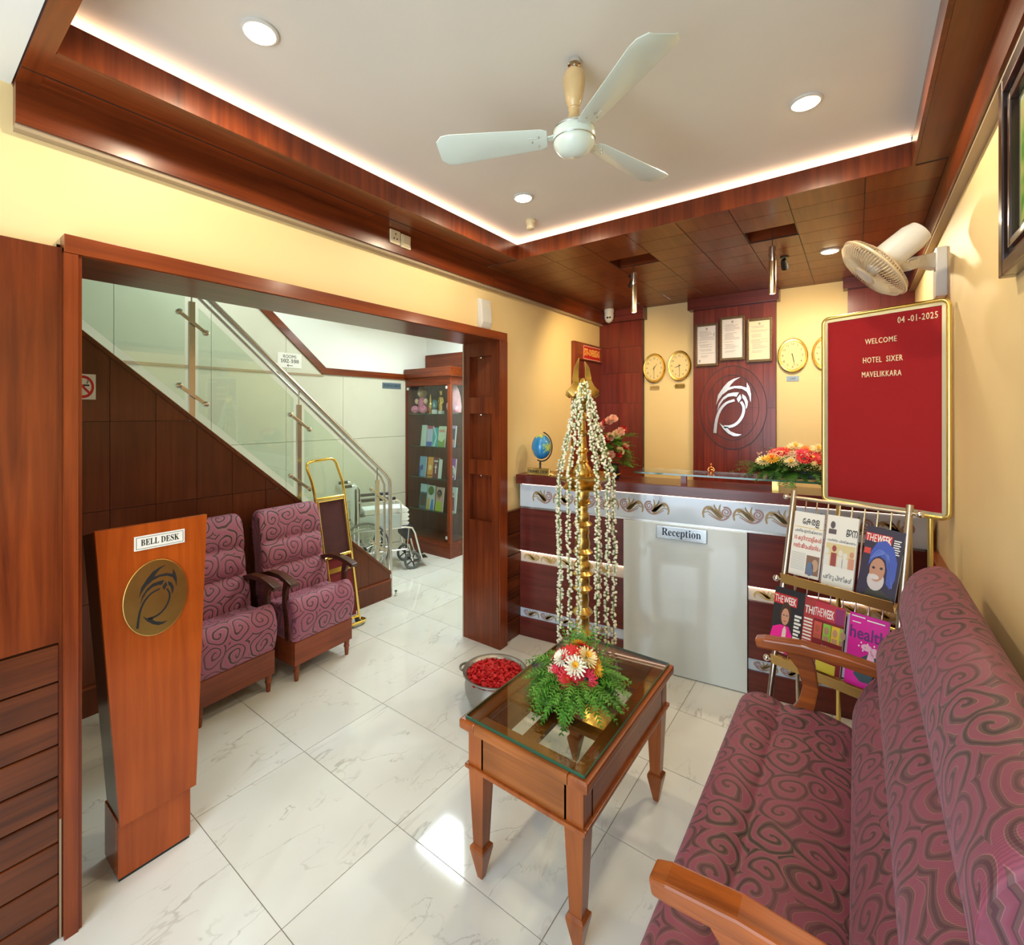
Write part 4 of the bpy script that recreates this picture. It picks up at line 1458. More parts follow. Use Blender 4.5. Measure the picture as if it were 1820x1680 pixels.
# ------------------------------------------------------------------ sofa along the right wall
SY0, SY1 = .96, 2.44
sofa = thing('sofa', 'long rose and brown swirl-patterned sofa with wooden arms along the right wall', 'sofa', (-.05, 1.7, 0), world=True)
seat = [(-.33, .36), (-.405, .42), (-.425, .50), (-.405, .575), (-.345, .612), (-.285, .602), (-.255, .588), (-.225, .602), (-.15, .612), (-.06, .598), (.02, .565), (.06, .50), (.05, .40), (-.1, .36)]
cushion('seat_cushion', seat, SY0 + .02, SY1 - .02, 'fabric', sofa, n=30, rnd_=.05)
back = [(.04, .50), (.0, .56), (-.012, .64), (.02, .73), (.075, .795), (.08, .80), (.062, .86), (.068, .94), (.11, 1.01), (.142, 1.04), (.13, 1.09), (.14, 1.17), (.175, 1.245), (.235, 1.283), (.285, 1.262), (.31, 1.19), (.305, 1.0), (.275, .75), (.23, .52)]
cushion('backrest', back, SY0, SY1, 'fabric', sofa, n=30, rnd_=.06)
fr = MB().box(-.36, .22, SY0 + .03, SY1 - .03, .20, .365).build('base_frame', 'rail', sofa, bevel=.004)
for x in (-.33, .19):
    for y in (SY0 + .08, SY1 - .08):
        MB().lathe([(.018, 0), (.024, .06), (.022, .07), (.028, .08), (.03, .19), (.03, .205)], (x, y, 0), 16).build('leg', 'rail', sofa, smooth=True)
for y in (SY0 + .08, SY1 - .05):
    MB().bar([(-.35, y, .835), (-.315, y, .842), (-.18, y, .856), (-.05, y, .852), (.1, y, .835), (.2, y, .82)], [.058, .066, .068, .062, .055, .05], [.036, .042, .044, .042, .04, .04]).build('armrest', 'arm', sofa, bevel=.007)
    MB().bar([(-.20, y, .85), (-.165, y, .78), (-.15, y, .70), (-.165, y, .62), (-.205, y, .54), (-.25, y, .44), (-.26, y, .30)], [.035] * 7, [.10, .066, .055, .06, .075, .08, .08], up=(1, 0, 0)).build('arm_post', 'arm', sofa, bevel=.006)


# ------------------------------------------------------------------ armchairs in the hall
def armchair(x, y, rz, label):
    t = thing('armchair', label, 'armchair', (x, y, 0), rz, 'mauve armchairs by the stair')
    st = [(.235, .27), (.275, .31), (.295, .40), (.285, .50), (.235, .565), (.17, .555), (.12, .525), (.0, .505), (-.16, .49), (-.19, .40), (-.15, .29), (.0, .27)]
    cushion('seat_cushion', st, -.255, .255, 'fabric2', t, n=14, rnd_=.04)
    bk = [(-.10, .44), (-.045, .47), (-.04, .56), (-.07, .66), (-.105, .705), (-.10, .72), (-.085, .78), (-.105, .86), (-.135, .90), (-.125, .95), (-.145, 1.05), (-.175, 1.11), (-.22, 1.125), (-.26, 1.09), (-.255, .90), (-.22, .65), (-.19, .45)]
    cushion('backrest', bk, -.255, .255, 'fabric2', t, n=14, rnd_=.045)
    MB().box(.235, .262, -.245, .245, .115, .275).build('front_rail', 'rail', t, bevel=.004)
    for s in (-1, 1):
        MB().box(-.25, .24, s * .235 - .012, s * .235 + .012, .115, .285).build('side_rail', 'rail', t, bevel=.003)
        MB().lathe([(.013, 0), (.017, .05), (.0165, .055), (.021, .06), (.022, .07), (.018, .075), (.023, .118)], (.235, s * .215, 0), 16).build('leg', 'rail', t, smooth=True)
        MB().bar([(-.22, s * .215, .115), (-.25, s * .215, .0)], .03, .035, up=(1, 0, 0)).build('leg', 'rail', t)
        MB().bar([(-.215, s * .245, .63), (-.12, s * .245, .675), (.0, s * .25, .712), (.12, s * .252, .715), (.22, s * .255, .695), (.275, s * .257, .675)], [.035, .04, .05, .056, .062, .06], [.035, .036, .034, .032, .03, .03]).build('armrest', 'dark_arm', t, bevel=.005)
        MB().bar([(.19, s * .25, .69), (.165, s * .25, .62), (.16, s * .25, .53), (.185, s * .25, .42), (.20, s * .25, .28)], [.028] * 5, [.06, .042, .04, .045, .05], up=(1, 0, 0)).build('arm_post', 'dark_arm', t, bevel=.004)
        MB().bar([(-.24, s * .235, .14), (-.25, s * .235, .5), (-.27, s * .235, 1.0)], .028, .04, up=(1, 0, 0)).build('back_post', 'dark_arm', t)
    return t


armchair(-3.30, 1.965, R(4), 'mauve swirl armchair beside the gold luggage trolley')
armchair(-3.30, 1.355, R(4), 'mauve swirl armchair partly hidden behind the bell desk')

# ------------------------------------------------------------------ bell desk
b = thing('bell_desk', 'tall tapered orange wooden bell desk at the left of the opening', 'lectern', (-2.36, .69, 0), world=True)


def hexa(bt, tp):
    return MB().add(bt + tp, [(3, 2, 1, 0), (4, 5, 6, 7), (0, 1, 5, 4), (1, 2, 6, 5), (2, 3, 7, 6), (3, 0, 4, 7)])


zb, zt = .235, 1.40
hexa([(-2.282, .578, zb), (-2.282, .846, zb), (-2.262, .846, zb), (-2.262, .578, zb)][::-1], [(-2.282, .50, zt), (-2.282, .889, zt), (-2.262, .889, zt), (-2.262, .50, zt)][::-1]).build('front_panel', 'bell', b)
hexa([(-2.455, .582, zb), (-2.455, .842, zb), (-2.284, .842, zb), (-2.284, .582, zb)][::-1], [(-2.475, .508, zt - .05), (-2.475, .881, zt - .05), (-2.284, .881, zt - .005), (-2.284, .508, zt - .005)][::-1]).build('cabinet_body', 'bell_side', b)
MB().box(-2.47, -2.29, .578, .834, .012, zb).build('plinth', 'bell', b, bevel=.003)
MB().box(-2.465, -2.295, .582, .83, 0, .012).build('rubber_foot', 'black', b)
sg = MB().box(-2.262, -2.258, .622, .80, 1.298, 1.355).build('name_plate', 'paper', b)
mb = MB()
for q in ((.628, .794, 1.348, 1.3495), (.628, .794, 1.3035, 1.305), (.628, .6295, 1.305, 1.348), (.7925, .794, 1.305, 1.348)):
    mb.box(-2.258, -2.2575, *q)
mb.build('border', 'black', sg)
text('\U0001D401\U0001D404\U0001D40B\U0001D40B \U0001D403\U0001D404\U0001D412\U0001D40A', .036, (-2.2578, .711, 1.3265), FACE_PX, 'black', sg, width=.135, depth=.0005)
dsk = MB().lathe([(.113, 0), (.113, .004), (.111, .005)], (-2.262, .697, 1.096), 48, 'x', 1., 1.36).build('brass_disc', 'disc', b)
emblem_mb((-2.257, .697, 1.096), FACE_PX, 1., 1., .0006).build('inlaid_emblem', 'black', dsk)

# ------------------------------------------------------------------ coffee table
tb = thing('coffee_table', 'teak coffee table with a glass top and lattice shelf', 'table', (-.968, 1.875, 0), world=True)
tx0, tx1, ty0, ty1, tz = -1.245, -.69, 1.41, 2.34, .645
fw = .075
MB().box(tx0, tx0 + fw, ty0, ty1, tz - .045, tz - .008).build('top_rail', 'teak_y', tb, bevel=.008)
MB().box(tx1 - fw, tx1, ty0, ty1, tz - .045, tz - .008).build('top_rail', 'teak_y', tb, bevel=.008)
MB().box(tx0 + fw, tx1 - fw, ty0, ty0 + fw, tz - .045, tz - .008).build('top_rail', 'teak_x', tb, bevel=.004)
MB().box(tx0 + fw, tx1 - fw, ty1 - fw, ty1, tz - .045, tz - .008).build('top_rail', 'teak_x', tb, bevel=.004)
cxm = (tx0 + tx1) / 2
MB().box(cxm - .028, cxm + .028, ty0 + fw, ty1 - fw, tz - .035, tz - .014).build('lattice_bar', 'teak_y', tb)
for k in range(1, 4):
    y = ty0 + fw + (ty1 - ty0 - 2 * fw) * k / 4
    for s in (0, 1):
        a, c = (tx0 + fw, cxm - .028) if s == 0 else (cxm + .028, tx1 - fw)
        MB().box(a, c, y - .024, y + .024, tz - .034, tz - .015).build('lattice_bar', 'teak_x', tb)
g = MB().box(tx0 + .022, tx1 - .022, ty0 + .022, ty1 - .022, tz - .0075, tz + .004).build('glass_top', 'glass_table', tb)
eg = MB()
e0 = (tx0 + .02, tx1 - .02, ty0 + .02, ty1 - .02)
for q in ((e0[0], e0[1], e0[2] - .002, e0[2] + .0015), (e0[0], e0[1], e0[3] - .0015, e0[3] + .002), (e0[0] - .002, e0[0] + .0015, e0[2], e0[3]), (e0[1] - .0015, e0[1] + .002, e0[2], e0[3])):
    MB().box(*q, tz - .007, tz + .003).build('polished_edge', 'glass_edge', g)
ins = .028
az0, az1 = .455, tz - .046
for nm, q, m_ in (('apron', (tx0 + ins, tx0 + ins + .02, ty0 + .09, ty1 - .09), 'teak_y'), ('apron', (tx1 - ins - .02, tx1 - ins, ty0 + .09, ty1 - .09), 'teak_y'), ('apron', (tx0 + .09, tx1 - .09, ty0 + ins, ty0 + ins + .02), 'teak_x'), ('apron', (tx0 + .09, tx1 - .09, ty1 - ins - .02, ty1 - ins), 'teak_x')):
    MB().box(*q, az0, az1).build(nm, m_, tb, bevel=.002)
ml = MB()
o_ = ins - .012
for q in ((tx0 + o_, tx1 - o_, ty0 + o_, ty0 + o_ + .018), (tx0 + o_, tx1 - o_, ty1 - o_ - .018, ty1 - o_), (tx0 + o_, tx0 + o_ + .018, ty0 + o_ + .018, ty1 - o_ - .018), (tx1 - o_ - .018, tx1 - o_, ty0 + o_ + .018, ty1 - o_ - .018)):
    MB().box(*q, az0 - .012, az0 + .004).build('moulding', 'teak', tb, bevel=.004)
for sx, x in ((1, tx0 + ins), (-1, tx1 - ins)):
    for sy, y in ((1, ty0 + ins), (-1, ty1 - ins)):
        def sq(w, z, cx_=x + sx * .036, cy_=y + sy * .036):
            return [(cx_ - w / 2, cy_ - w / 2, z), (cx_ + w / 2, cy_ - w / 2, z), (cx_ + w / 2, cy_ + w / 2, z), (cx_ - w / 2, cy_ + w / 2, z)]
        MB().rings([sq(.046, .135), sq(.072, .44), sq(.072, az1)]).build('leg', 'teak', tb)
        MB().rings([sq(.022, 0), sq(.066, .115), sq(.066, .128), sq(.048, .137)]).build('spade_foot', 'teak', tb)

# ================================================================== OIL LAMP WITH GARLANDS
lx, ly = -1.334, 2.66
t = thing('brass_oil_lamp', 'tall turned brass oil lamp with a bird finial behind the coffee table', 'oil lamp', (lx, ly, 0))
MB().lathe([(.20, 0), (.205, .012), (.185, .03), (.15, .05), (.10, .085), (.06, .13), (.045, .17), (.055, .185), (.04, .20)], (0, 0, 0), 40).build('foot', 'brass_d', t, smooth=True)
pr = [(.04, .20)]
z = .20
segs = [(.042, .06), (.033, .10), (.05, .03), (.036, .09), (.052, .025), (.037, .10), (.054, .03), (.034, .12), (.05, .02), (.039, .07), (.055, .02), (.045, .06), (.034, .05), (.053, .02), (.040, .08), (.036, .07), (.05, .02), (.037, .06), (.03, .05), (.045, .02), (.036, .08)]
tot = sum(s[1] for s in segs)
for r_, h in segs:
    h = h * (1.385 - .20) / tot
    r_ *= 1.2
    pr += [(r_ * .88, z + h * .15), (r_, z + h * .5), (r_ * .88, z + h * .85)]
    z += h
MB().lathe(pr + [(.036, 1.39)], (0, 0, 0), 28).build('stem', 'brass_d', t, smooth=True)
MB().lathe([(.04, 1.375), (.115, 1.378), (.122, 1.388), (.11, 1.396), (.10, 1.41), (.125, 1.425), (.165, 1.445), (.19, 1.462), (.194, 1.474), (.186, 1.474), (.15, 1.456), (.06, 1.444), (.03, 1.444)], (0, 0, 0), 44).build('oil_dish', 'brass_d', t, smooth=True)
for k in range(5):
    a = R(20 + 72 * k)
    c, s = math.cos(a), math.sin(a)
    MB().bar([(.17 * c, .17 * s, 1.462), (.205 * c, .205 * s, 1.474), (.225 * c, .225 * s, 1.482)], [.06, .035, .01], [.006, .006, .005]).build('spout', 'brass_d', t)
MB().lathe([(.055, 1.446), (.06, 1.47), (.05, 1.51), (.03, 1.54), (.036, 1.55), (.03, 1.56), (.026, 1.60), (.036, 1.61), (.034, 1.625), (.026, 1.63), (.022, 1.70), (.03, 1.71), (.03, 1.73), (.02, 1.74), (.018, 1.80), (.026, 1.81), (.024, 1.83), (.018, 1.85), (.03, 1.875), (.045, 1.90)], (0, 0, 0), 26).build('upper_stem', 'brass_d', t, smooth=True)
# bird finial: body, spread wings and two upright plumes
cr = Matrix.Rotation(R(38), 4, 'Z')
mb = MB(); mb.rings([[(x * (1 if k < 8 else 1), 0, 0) for k in range(1)] for x in (0,)], cap=False) if 0 else None
body = MB().lathe([(.02, 1.87), (.05, 1.91), (.066, 1.955), (.058, 2.0), (.035, 2.04), (.02, 2.06)], (0, 0, 0), 22, sx=1., sy=.7)
body.xf(cr).build('finial_body', 'brass_d', t, smooth=True)
for s in (-1, 1):
    w = MB().bar([(s * .02, 0, 2.03), (s * .05, 0, 1.99), (s * .078, 0, 1.965), (s * .092, 0, 1.945)], [.05, .06, .05, .012], [.07, .05, .05, .03], up=(0, 0, 1))
    w.xf(cr).build('finial_wing', 'brass_d', t, smooth=True, angle=70)
    p_ = MB().bar([(s * .03 - .004, s * .012, 1.98), (s * .042 - .004, s * .012, 2.06), (s * .036 - .004, s * .012, 2.12), (s * .014 + s * .006 - .004, s * .012, 2.185 if s < 0 else 2.165)], [.022, .03, .026, .004], [.03, .034, .024, .006], up=(1, 0, 0))
    p_.xf(cr).build('finial_plume', 'brass_d', t, smooth=True, angle=70)

# jasmine garlands
rnd = random.Random(5)
GL = [(-142, .44, 0), (-124, .42, 0), (-109, .50, 0), (-78, .52, 0), (-56, .44, 0), (-38, .42, 0), (48, .55, 0), (128, .5, 0)]
GLB = ['leftmost jasmine garland hanging from the oil lamp', 'second jasmine garland from the left on the oil lamp', 'third jasmine garland from the left, in front of the lamp stem', 'jasmine garland just right of the lamp stem', 'second jasmine garland from the right on the oil lamp', 'rightmost jasmine garland hanging from the oil lamp', 'jasmine garland hanging at the far right side of the oil lamp dish', 'jasmine garland hanging at the far left side of the oil lamp dish']
bud = MB(); bud.ball((0, 0, 0), (1, 1, 1.25), 6, 4)
for k, (ang, zend, _) in enumerate(GL):
    a = R(ang + 38)
    c, s = math.cos(a), math.sin(a)
    R1 = .199
    path = [Vector((.045 * c, .04 * s, 2.03 if k in (2, 3) else 1.985)), Vector((.07 * c, .07 * s, 1.90)), Vector((.10 * c, .10 * s, 1.78)), Vector((.15 * c, .15 * s, 1.62)), Vector((R1 * c, R1 * s, 1.49)), Vector(((R1 + .004) * c, (R1 + .004) * s, 1.44))]
    zz_ = 1.38
    dr = Vector((rnd.uniform(-.01, .01), rnd.uniform(-.01, .01), 0))
    while zz_ > zend:
        f = (1.44 - zz_)
        path.append(Vector(((R1 + .004) * c, (R1 + .004) * s, zz_)) + dr * f + Vector((.004 * math.sin(zz_ * 9 + k), .004 * math.cos(zz_ * 7), 0)))
        zz_ -= .06
    mb = MB()
    mb.cur = 1
    mb.tube(path, .0022, 5)
    mb.cur = 0
    for i in range(len(path) - 1):
        L_ = (path[i + 1] - path[i]).length
        n = max(1, int(L_ / .0075))
        for j in range(n):
            p_ = path[i].lerp(path[i + 1], (j + rnd.random() * .6) / n)
            th = rnd.uniform(0, 2 * PI)
            q = .0105
            r_ = rnd.uniform(.0064, .0088)
            st = len(mb.v)
            mb.add([(v[0] * r_, v[1] * r_, v[2] * r_) for v in bud.v], bud.f)
            m_ = Matrix.Translation(p_ + Vector((math.cos(th) * q, math.sin(th) * q, rnd.uniform(-.004, .004)))) @ Matrix.Rotation(rnd.uniform(0, 3), 4, 'X') @ Matrix.Rotation(rnd.uniform(0, 3), 4, 'Y')
            mb.xf(m_, st)
    mb.xf(Matrix.Translation((lx, ly, 0)))
    g = mb.build('jasmine_garland', ['jasmine', 'leaf'], base=True, smooth=True, angle=80)
    tag(g, GLB[k], 'garland', 'jasmine garlands on the lamp')

# ------------------------------------------------------------------ table flowers
rnd = random.Random(21)
fo_ = Vector((-.93, 1.80, .6495))
t = thing('table_bouquet', 'red and white flower bouquet with ferns on the glass coffee table', 'flowers', tuple(fo_), 0, 'flower arrangements')
MB().lathe([(.055, 0), (.065, .01), (.07, .05), (.066, .058), (.05, .055)], (0, 0, 0), 20).build('bowl', 'darkblue', t, smooth=True)
mb = MB()
for k in range(150):
    a = rnd.uniform(0, 2 * PI)
    el = rnd.uniform(-.15, .55)
    frond(mb, (.05 * math.cos(a), .05 * math.sin(a), .06 + .06 * rnd.random()), (math.cos(a), math.sin(a), el), rnd.uniform(.12, .18), rnd, .05, .75)
vd = Vector((.43, -.9, 0)).normalized()
for k in range(26):
    a = math.atan2(-.9, .43) + rnd.uniform(-1.7, .25) - .35
    frond(mb, (.05 * math.cos(a), .05 * math.sin(a), .07), (math.cos(a), math.sin(a), -.05), rnd.uniform(.15, .20), rnd, .055, .9)
for k in range(16):
    a = rnd.uniform(.2, 2.6)
    frond(mb, (.03 * math.cos(a), .03 * math.sin(a), .10), (math.cos(a) * .6, math.sin(a) * .6, 1.0), rnd.uniform(.12, .19), rnd, .04, .3)
f_ = mb.build('foliage', 'leaf', t); f_['kind'] = 'stuff'
mb = MB()
for k in range(10):
    a = -2.5 + rnd.uniform(-.4, .4)
    sprig(mb, (.07 * math.cos(a), .07 * math.sin(a), .10), (math.cos(a), math.sin(a), .5), .05, rnd)
f_ = mb.build('filler_buds', 'petal_peach', t); f_['kind'] = 'stuff'
cam_a = math.atan2(-1.80, .93)
for k, (da, el, kind, col, cen, r_) in enumerate((
        (-.35, .35, 'gerbera', 'petal_red', 'petal_red', .055), (.38, .38, 'gerbera', 'petal_pink', 'black', .058), (-.05, .75, 'mum', 'petal_white', 'petal_yel', .056),
        (-.9, .45, 'gerbera', 'petal_pink', 'petal_red', .046), (-.95, .85, 'mum', 'petal_white', 'petal_white', .048), (-.5, 1.15, 'gerbera', 'petal_red', 'petal_red', .056),
        (.75, 1.0, 'mum', 'petal_cream', 'petal_yel', .056), (1.1, .6, 'gerbera', 'petal_yel', 'petal_or', .050), (1.5, .9, 'gerbera', 'petal_or', 'petal_or', .046),
        (2.3, 1.1, 'gerbera', 'petal_red', 'petal_or', .05), (3.0, .9, 'mum', 'petal_yel', 'petal_or', .045), (-1.8, .7, 'gerbera', 'petal_red', 'black', .045))):
    a = cam_a + da
    d = Vector((math.cos(a) * math.cos(el), math.sin(a) * math.cos(el), math.sin(el)))
    put_flower(t, kind, col, cen, tuple(Vector((0, 0, .085)) + Vector((d.x * .105, d.y * .105, d.z * .125))), tuple(d), r_ * .88, k)

# ------------------------------------------------------------------ bowl of petals
bx, by = -1.80, 2.385
t = thing('petal_bowl', 'grey metal urli bowl filled with red rose petals on the floor', 'bowl', (bx, by, 0))
MB().lathe([(.09, 0), (.12, .004), (.165, .04), (.19, .10), (.192, .145), (.178, .185), (.182, .20), (.205, .215), (.205, .225), (.19, .222), (.172, .20), (.16, .17), (.02, .165)], (0, 0, 0), 44).build('vessel', 'pewter', t, smooth=True)
for ang in (195, 15):
    a = R(ang)
    pts = []
    for k in range(9):
        b_ = R(-80 + 20 * k)
        rr = .195 + .045 * math.cos(b_)
        pts.append((rr * math.cos(a) - .05 * math.sin(b_) * math.sin(a), rr * math.sin(a) + .05 * math.sin(b_) * math.cos(a), .205))
    MB().tube(pts, .008, 8).build('handle', 'pewter', t, smooth=True)
MB().lathe([(.183, .196), (.15, .205), (.08, .212), (.01, .214)], (0, 0, 0), 30).build('petal_bed', 'petal_red', t, smooth=True)
mb = MB()
rnd = random.Random(9)
for k in range(900):
    rr = .185 * math.sqrt(rnd.random())
    a = rnd.uniform(0, 2 * PI)
    c = Vector((rr * math.cos(a), rr * math.sin(a), .218 - .018 * (rr / .185) ** 2 + rnd.uniform(-.004, .006)))
    s = rnd.uniform(.008, .015)
    m_ = Matrix.Translation(c) @ Matrix.Rotation(rnd.uniform(0, 6), 4, 'Z') @ Matrix.Rotation(rnd.uniform(-.7, .7), 4, 'X') @ Matrix.Rotation(rnd.uniform(-.7, .7), 4, 'Y')
    st = len(mb.v)
    mb.add([(-s, -.6 * s, 0), (s * .2, -s, .2 * s), (s, 0, .35 * s), (.2 * s, s, .2 * s), (-s, .6 * s, 0), (0, 0, -.2 * s)], [(0, 1, 5), (1, 2, 5), (2, 3, 5), (3, 4, 5), (4, 0, 5)])
    mb.xf(m_, st)
f_ = mb.build('petals', 'petal_red', t); f_['kind'] = 'stuff'

# ================================================================== LETTER BOARD
BA = R(-26.4)
t = thing('letter_board', 'red felt welcome letter board in a gold frame on a stand', 'board', (.10, 3.17, 0), BA)
bz0, bz1, bw = 1.352, 2.376, .272
MB().box(-bw + .012, bw - .012, -.004, .012, bz0 + .012, bz1 - .012).build('back_panel', 'felt', t)
mb = MB()
z = bz0 + .03
while z < bz1 - .03:
    mb.box(-bw + .024, bw - .024, -.0065, -.004, z, z + .0045)
    z += .0075
f_ = mb.build('felt_ribs', 'felt', t); f_['kind'] = 'stuff'
fr = MB()
rc = .03
pts = []
for cx_, cz_, a0 in ((bw - rc, bz1 - rc, 0), (-bw + rc, bz1 - rc, 90), (-bw + rc, bz0 + rc, 180), (bw - rc, bz0 + rc, 270)):
    for k in range(5):
        a = R(a0 + 22.5 * k)
        pts.append((cx_ + rc * math.cos(a), -.004, cz_ + rc * math.sin(a)))
pts.append(pts[0])
fr.tube(pts, .011, 10, cap=False).build('frame', 'goldanod', t, smooth=True)
M['champagne'] = mat('champagne_inner_frame', (.72, .70, .50, 1), .3, .6)
for q in ((-bw + .008, -bw + .024, bz0 + .01, bz1 - .01), (bw - .024, bw - .008, bz0 + .01, bz1 - .01)):
    MB().box(q[0], q[1], -.010, -.002, q[2], q[3]).build('inner_frame', 'champagne', t)
for q in ((bz0 + .008, bz0 + .024), (bz1 - .024, bz1 - .008)):
    MB().box(-bw + .024, bw - .024, -.010, -.002, *q).build('inner_frame', 'champagne', t)
for x in (-.2, .2):
    MB().tube([(x, .004, .02), (x, .004, bz0 + .02)], .011, 12).build('pole', 'goldanod', t, smooth=True)
    MB().tube([(x, -.11, .012), (x, .0, .022), (x, .13, .012)], .011, 10).build('foot', 'goldanod', t, smooth=True)
MB().tube([(-.2, .004, .75), (.2, .004, .75)], .008, 10).build('cross_bar', 'goldanod', t, smooth=True)
for body, x, z, w, s in (('04 -01-2025', .155, 2.31, .157, .045), ('WELCOME', .004, 2.220, .138, .040), ('HOTEL  SIXER', .010, 2.122, .172, .042), ('MAVELIKKARA', .005, 2.047, .172, .042)):
    text(body, s, (x, -.0068, z), DN, 'letter', t, 'letters', .0025, width=w, space=1.12)

# ================================================================== MAGAZINE RACK
RA = R(-18)
RO = Vector((-.036, 2.893, 0))
SL = .265           # lean: metres forward per metre down


def rk(x, z, off=0.):
    """point on the leaning plane of the rack, off = in front of it"""
    return (x, -(1.405 - z) * SL - off, z)


t = thing('magazine_rack', 'brushed metal two-tier magazine rack in front of the letter board', 'magazine rack', tuple(RO), RA)
for s in (-1, 1):
    MB().tube([rk(s * .236, 1.435), rk(s * .236, .0)], .0135, 14).build('front_leg', 'nickel', t, smooth=True)
    MB().tube([(s * .236, .005, 1.36), (s * .236, .06, .0)], .009, 10).build('rear_leg', 'nickel', t, smooth=True)
    for z in (1.40, .985, .60):
        p = Vector(rk(s * .236, z))
        MB().tube([p, p + Vector((s * .025, 0, 0))], .006, 8).build('knob_stem', 'nickel', t)
        MB().ball(p + Vector((s * .036, 0, 0)), .016, 16, 10).build('ball_knob', 'chrome', t, smooth=True)
for z in (1.40, .985, .60):
    MB().tube([rk(-.236, z), rk(.236, z)], .0095 if z > 1.2 else .008, 12).build('rail', 'nickel', t, smooth=True)
for za, zb_ in ((1.40, 1.02), (.985, .63)):
    for k in range(8):
        x = -.175 + .05 * k
        MB().tube([rk(x, za), rk(x, zb_)], .0032, 6).build('rod', 'chrome', t, smooth=True)
for z in (1.015, .635):
    p0 = Vector(rk(0, z))
    sh = MB()
    y, zz_ = p0.y, p0.z
    prof = [(y - .002, zz_), (y - .002, zz_ - .012), (y - .055, zz_ - .03), (y - .075, zz_ + .022), (y - .0725, zz_ + .023), (y - .053, zz_ - .024)]
    sh.prism([(a, b_) for a, b_ in prof], 'x', -.225, .225)
    sh.build('shelf', 'bronze', t)

LEAN = Vector((0, SL, 1)).normalized()
RM = Matrix.Rotation(RA, 3, 'Z')


def leaf(name, x0, x1, z0, z1, off, label, cat, group, cover, th=.006, tilt=0.):
    """a printed thing leaning on the rack; local x right, y up, z outward, origin bottom left"""
    p = RO + RM @ Vector(rk(x0, z0, off))
    r_, u = RM @ Vector((1, 0, 0)), RM @ LEAN
    n = r_.cross(u)
    mt = Matrix((r_, u, n)).transposed().to_4x4()
    mt = mt @ Matrix.Rotation(tilt, 4, 'Z')
    o = thing(name, label, cat, tuple(p), 0, group)
    o.rotation_euler = mt.to_euler()
    w, h = x1 - x0, (z1 - z0) / LEAN.z
    MB().box(0, w, 0, h, -th, 0).build('cover', cover, o)
    MB().box(.001, w + .001, .001, h - .001, -th - .0022, -th).build('pages', 'paper', o)
    return o, w, h


I3 = Matrix.Identity(3)
CM = {}


def cm(c, rough=.35):
    if c not in CM:
        CM[c] = mat('print_ink_%d' % len(CM), tuple(c) + (1,), rough)
    return CM[c]


def ink(parent, name, polys, col, d=.0006):
    mb = MB()
    for p in polys:
        flat_poly(mb, p, (0, 0, 0), I3, d)
    return mb.build(name, cm(col), parent)


def rect(x0, y0, x1, y1):
    return [(x0, y0), (x1, y0), (x1, y1), (x0, y1)]


def oval(cx_, cy_, rx, ry, n=16, a0=0, a1=360):
    return [(cx_ + rx * math.cos(R(a0 + (a1 - a0) * k / n)), cy_ + ry * math.sin(R(a0 + (a1 - a0) * k / n))) for k in range(n + (0 if a1 - a0 == 360 else 1))]


WH, BK, RED = (.8, .8, .76), (.02, .02, .025), (.50, .02, .025)
NEWS = mat('newsprint', (.72, .71, .66, 1), .7)
# newspapers
o, w, h = leaf('newspaper', -.214, -.080, 1.03, 1.338, .016, 'folded newspaper with red headlines at the left of the upper rack tier', 'newspaper', 'newspapers on the rack', NEWS)
text('\u0D47\u0D15\u0D30\u0D33', .05, (w * .58, h * .86, .0004), I3, cm(BK), o, 'masthead', .0003, width=.075, offset=.0008)
ink(o, 'rule', [rect(.008, h * .755, w, h * .765)], (.65, .48, .10))
text('\u0D2A\u0D46\u0D30\u0D3F\u0D2F \u0D07\u0D30\u0D1F\u0D4D\u0D1F\u0D15\u0D4D\u0D15\u0D4A\u0D32', .02, (w * .52, h * .70, .0004), I3, cm(BK), o, 'headline', .0003, width=w * .9)
text('10 \u0D15\u0D41\u0D31\u0D4D\u0D31\u0D35\u0D3E\u0D33\u0D3F\u0D15\u0D7E', .03, (w * .52, h * .585, .0004), I3, cm((.50, .04, .02)), o, 'headline', .0003, width=w * .9, offset=.0005)
text('\u0D07\u0D30\u0D1F\u0D4D\u0D1F \u0D1C\u0D40\u0D35\u0D2A\u0D30\u0D4D\u0D2F\u0D28\u0D4D\u0D24\u0D02', .03, (w * .52, h * .46, .0004), I3, cm((.50, .04, .02)), o, 'headline', .0003, width=w * .9, offset=.0005)
lines = [rect(.006, .03 + .008 * k, w * .52, .033 + .008 * k) for k in range(11)]
f_ = ink(o, 'body_text', lines, (.45, .45, .43)); f_['kind'] = 'stuff'
ink(o, 'photo', [rect(w * .56, .015, w * .98, h * .34)], (.22, .13, .09))
ink(o, 'photo_figure', [oval(w * .70, h * .14, .016, .035)], (.12, .17, .28), .0009)
ink(o, 'photo_figure', [oval(w * .85, h * .2, .014, .03)], (.48, .30, .2), .0009)
o, w, h = leaf('newspaper', -.066, .062, 1.02, 1.345, .018, 'folded newspaper with a group photograph in the middle of the upper rack tier', 'newspaper', 'newspapers on the rack', NEWS, th=.008)
text('\u0D1C\u0D28', .06, (w * .82, h * .78, .0004), I3, cm(BK), o, 'masthead', .0003, width=.045, offset=.0006)
ink(o, 'portrait', [oval(w * .2, h * .86, .010, .018), rect(w * .08, h * .73, w * .33, h * .80)], (.10, .08, .09))
text('\u0D35\u0D3E\u0D30\u0D4D\u0D24\u0D4D\u0D24 \u0D2A\u0D4D\u0D30\u0D24\u0D3F\u0D15\u0D30\u0D23\u0D02', .016, (w * .52, h * .64, .0004), I3, cm(BK), o, 'headline', .0003, width=w * .9)
ink(o, 'photo', [rect(.006, h * .28, w - .004, h * .60)], (.62, .52, .28))
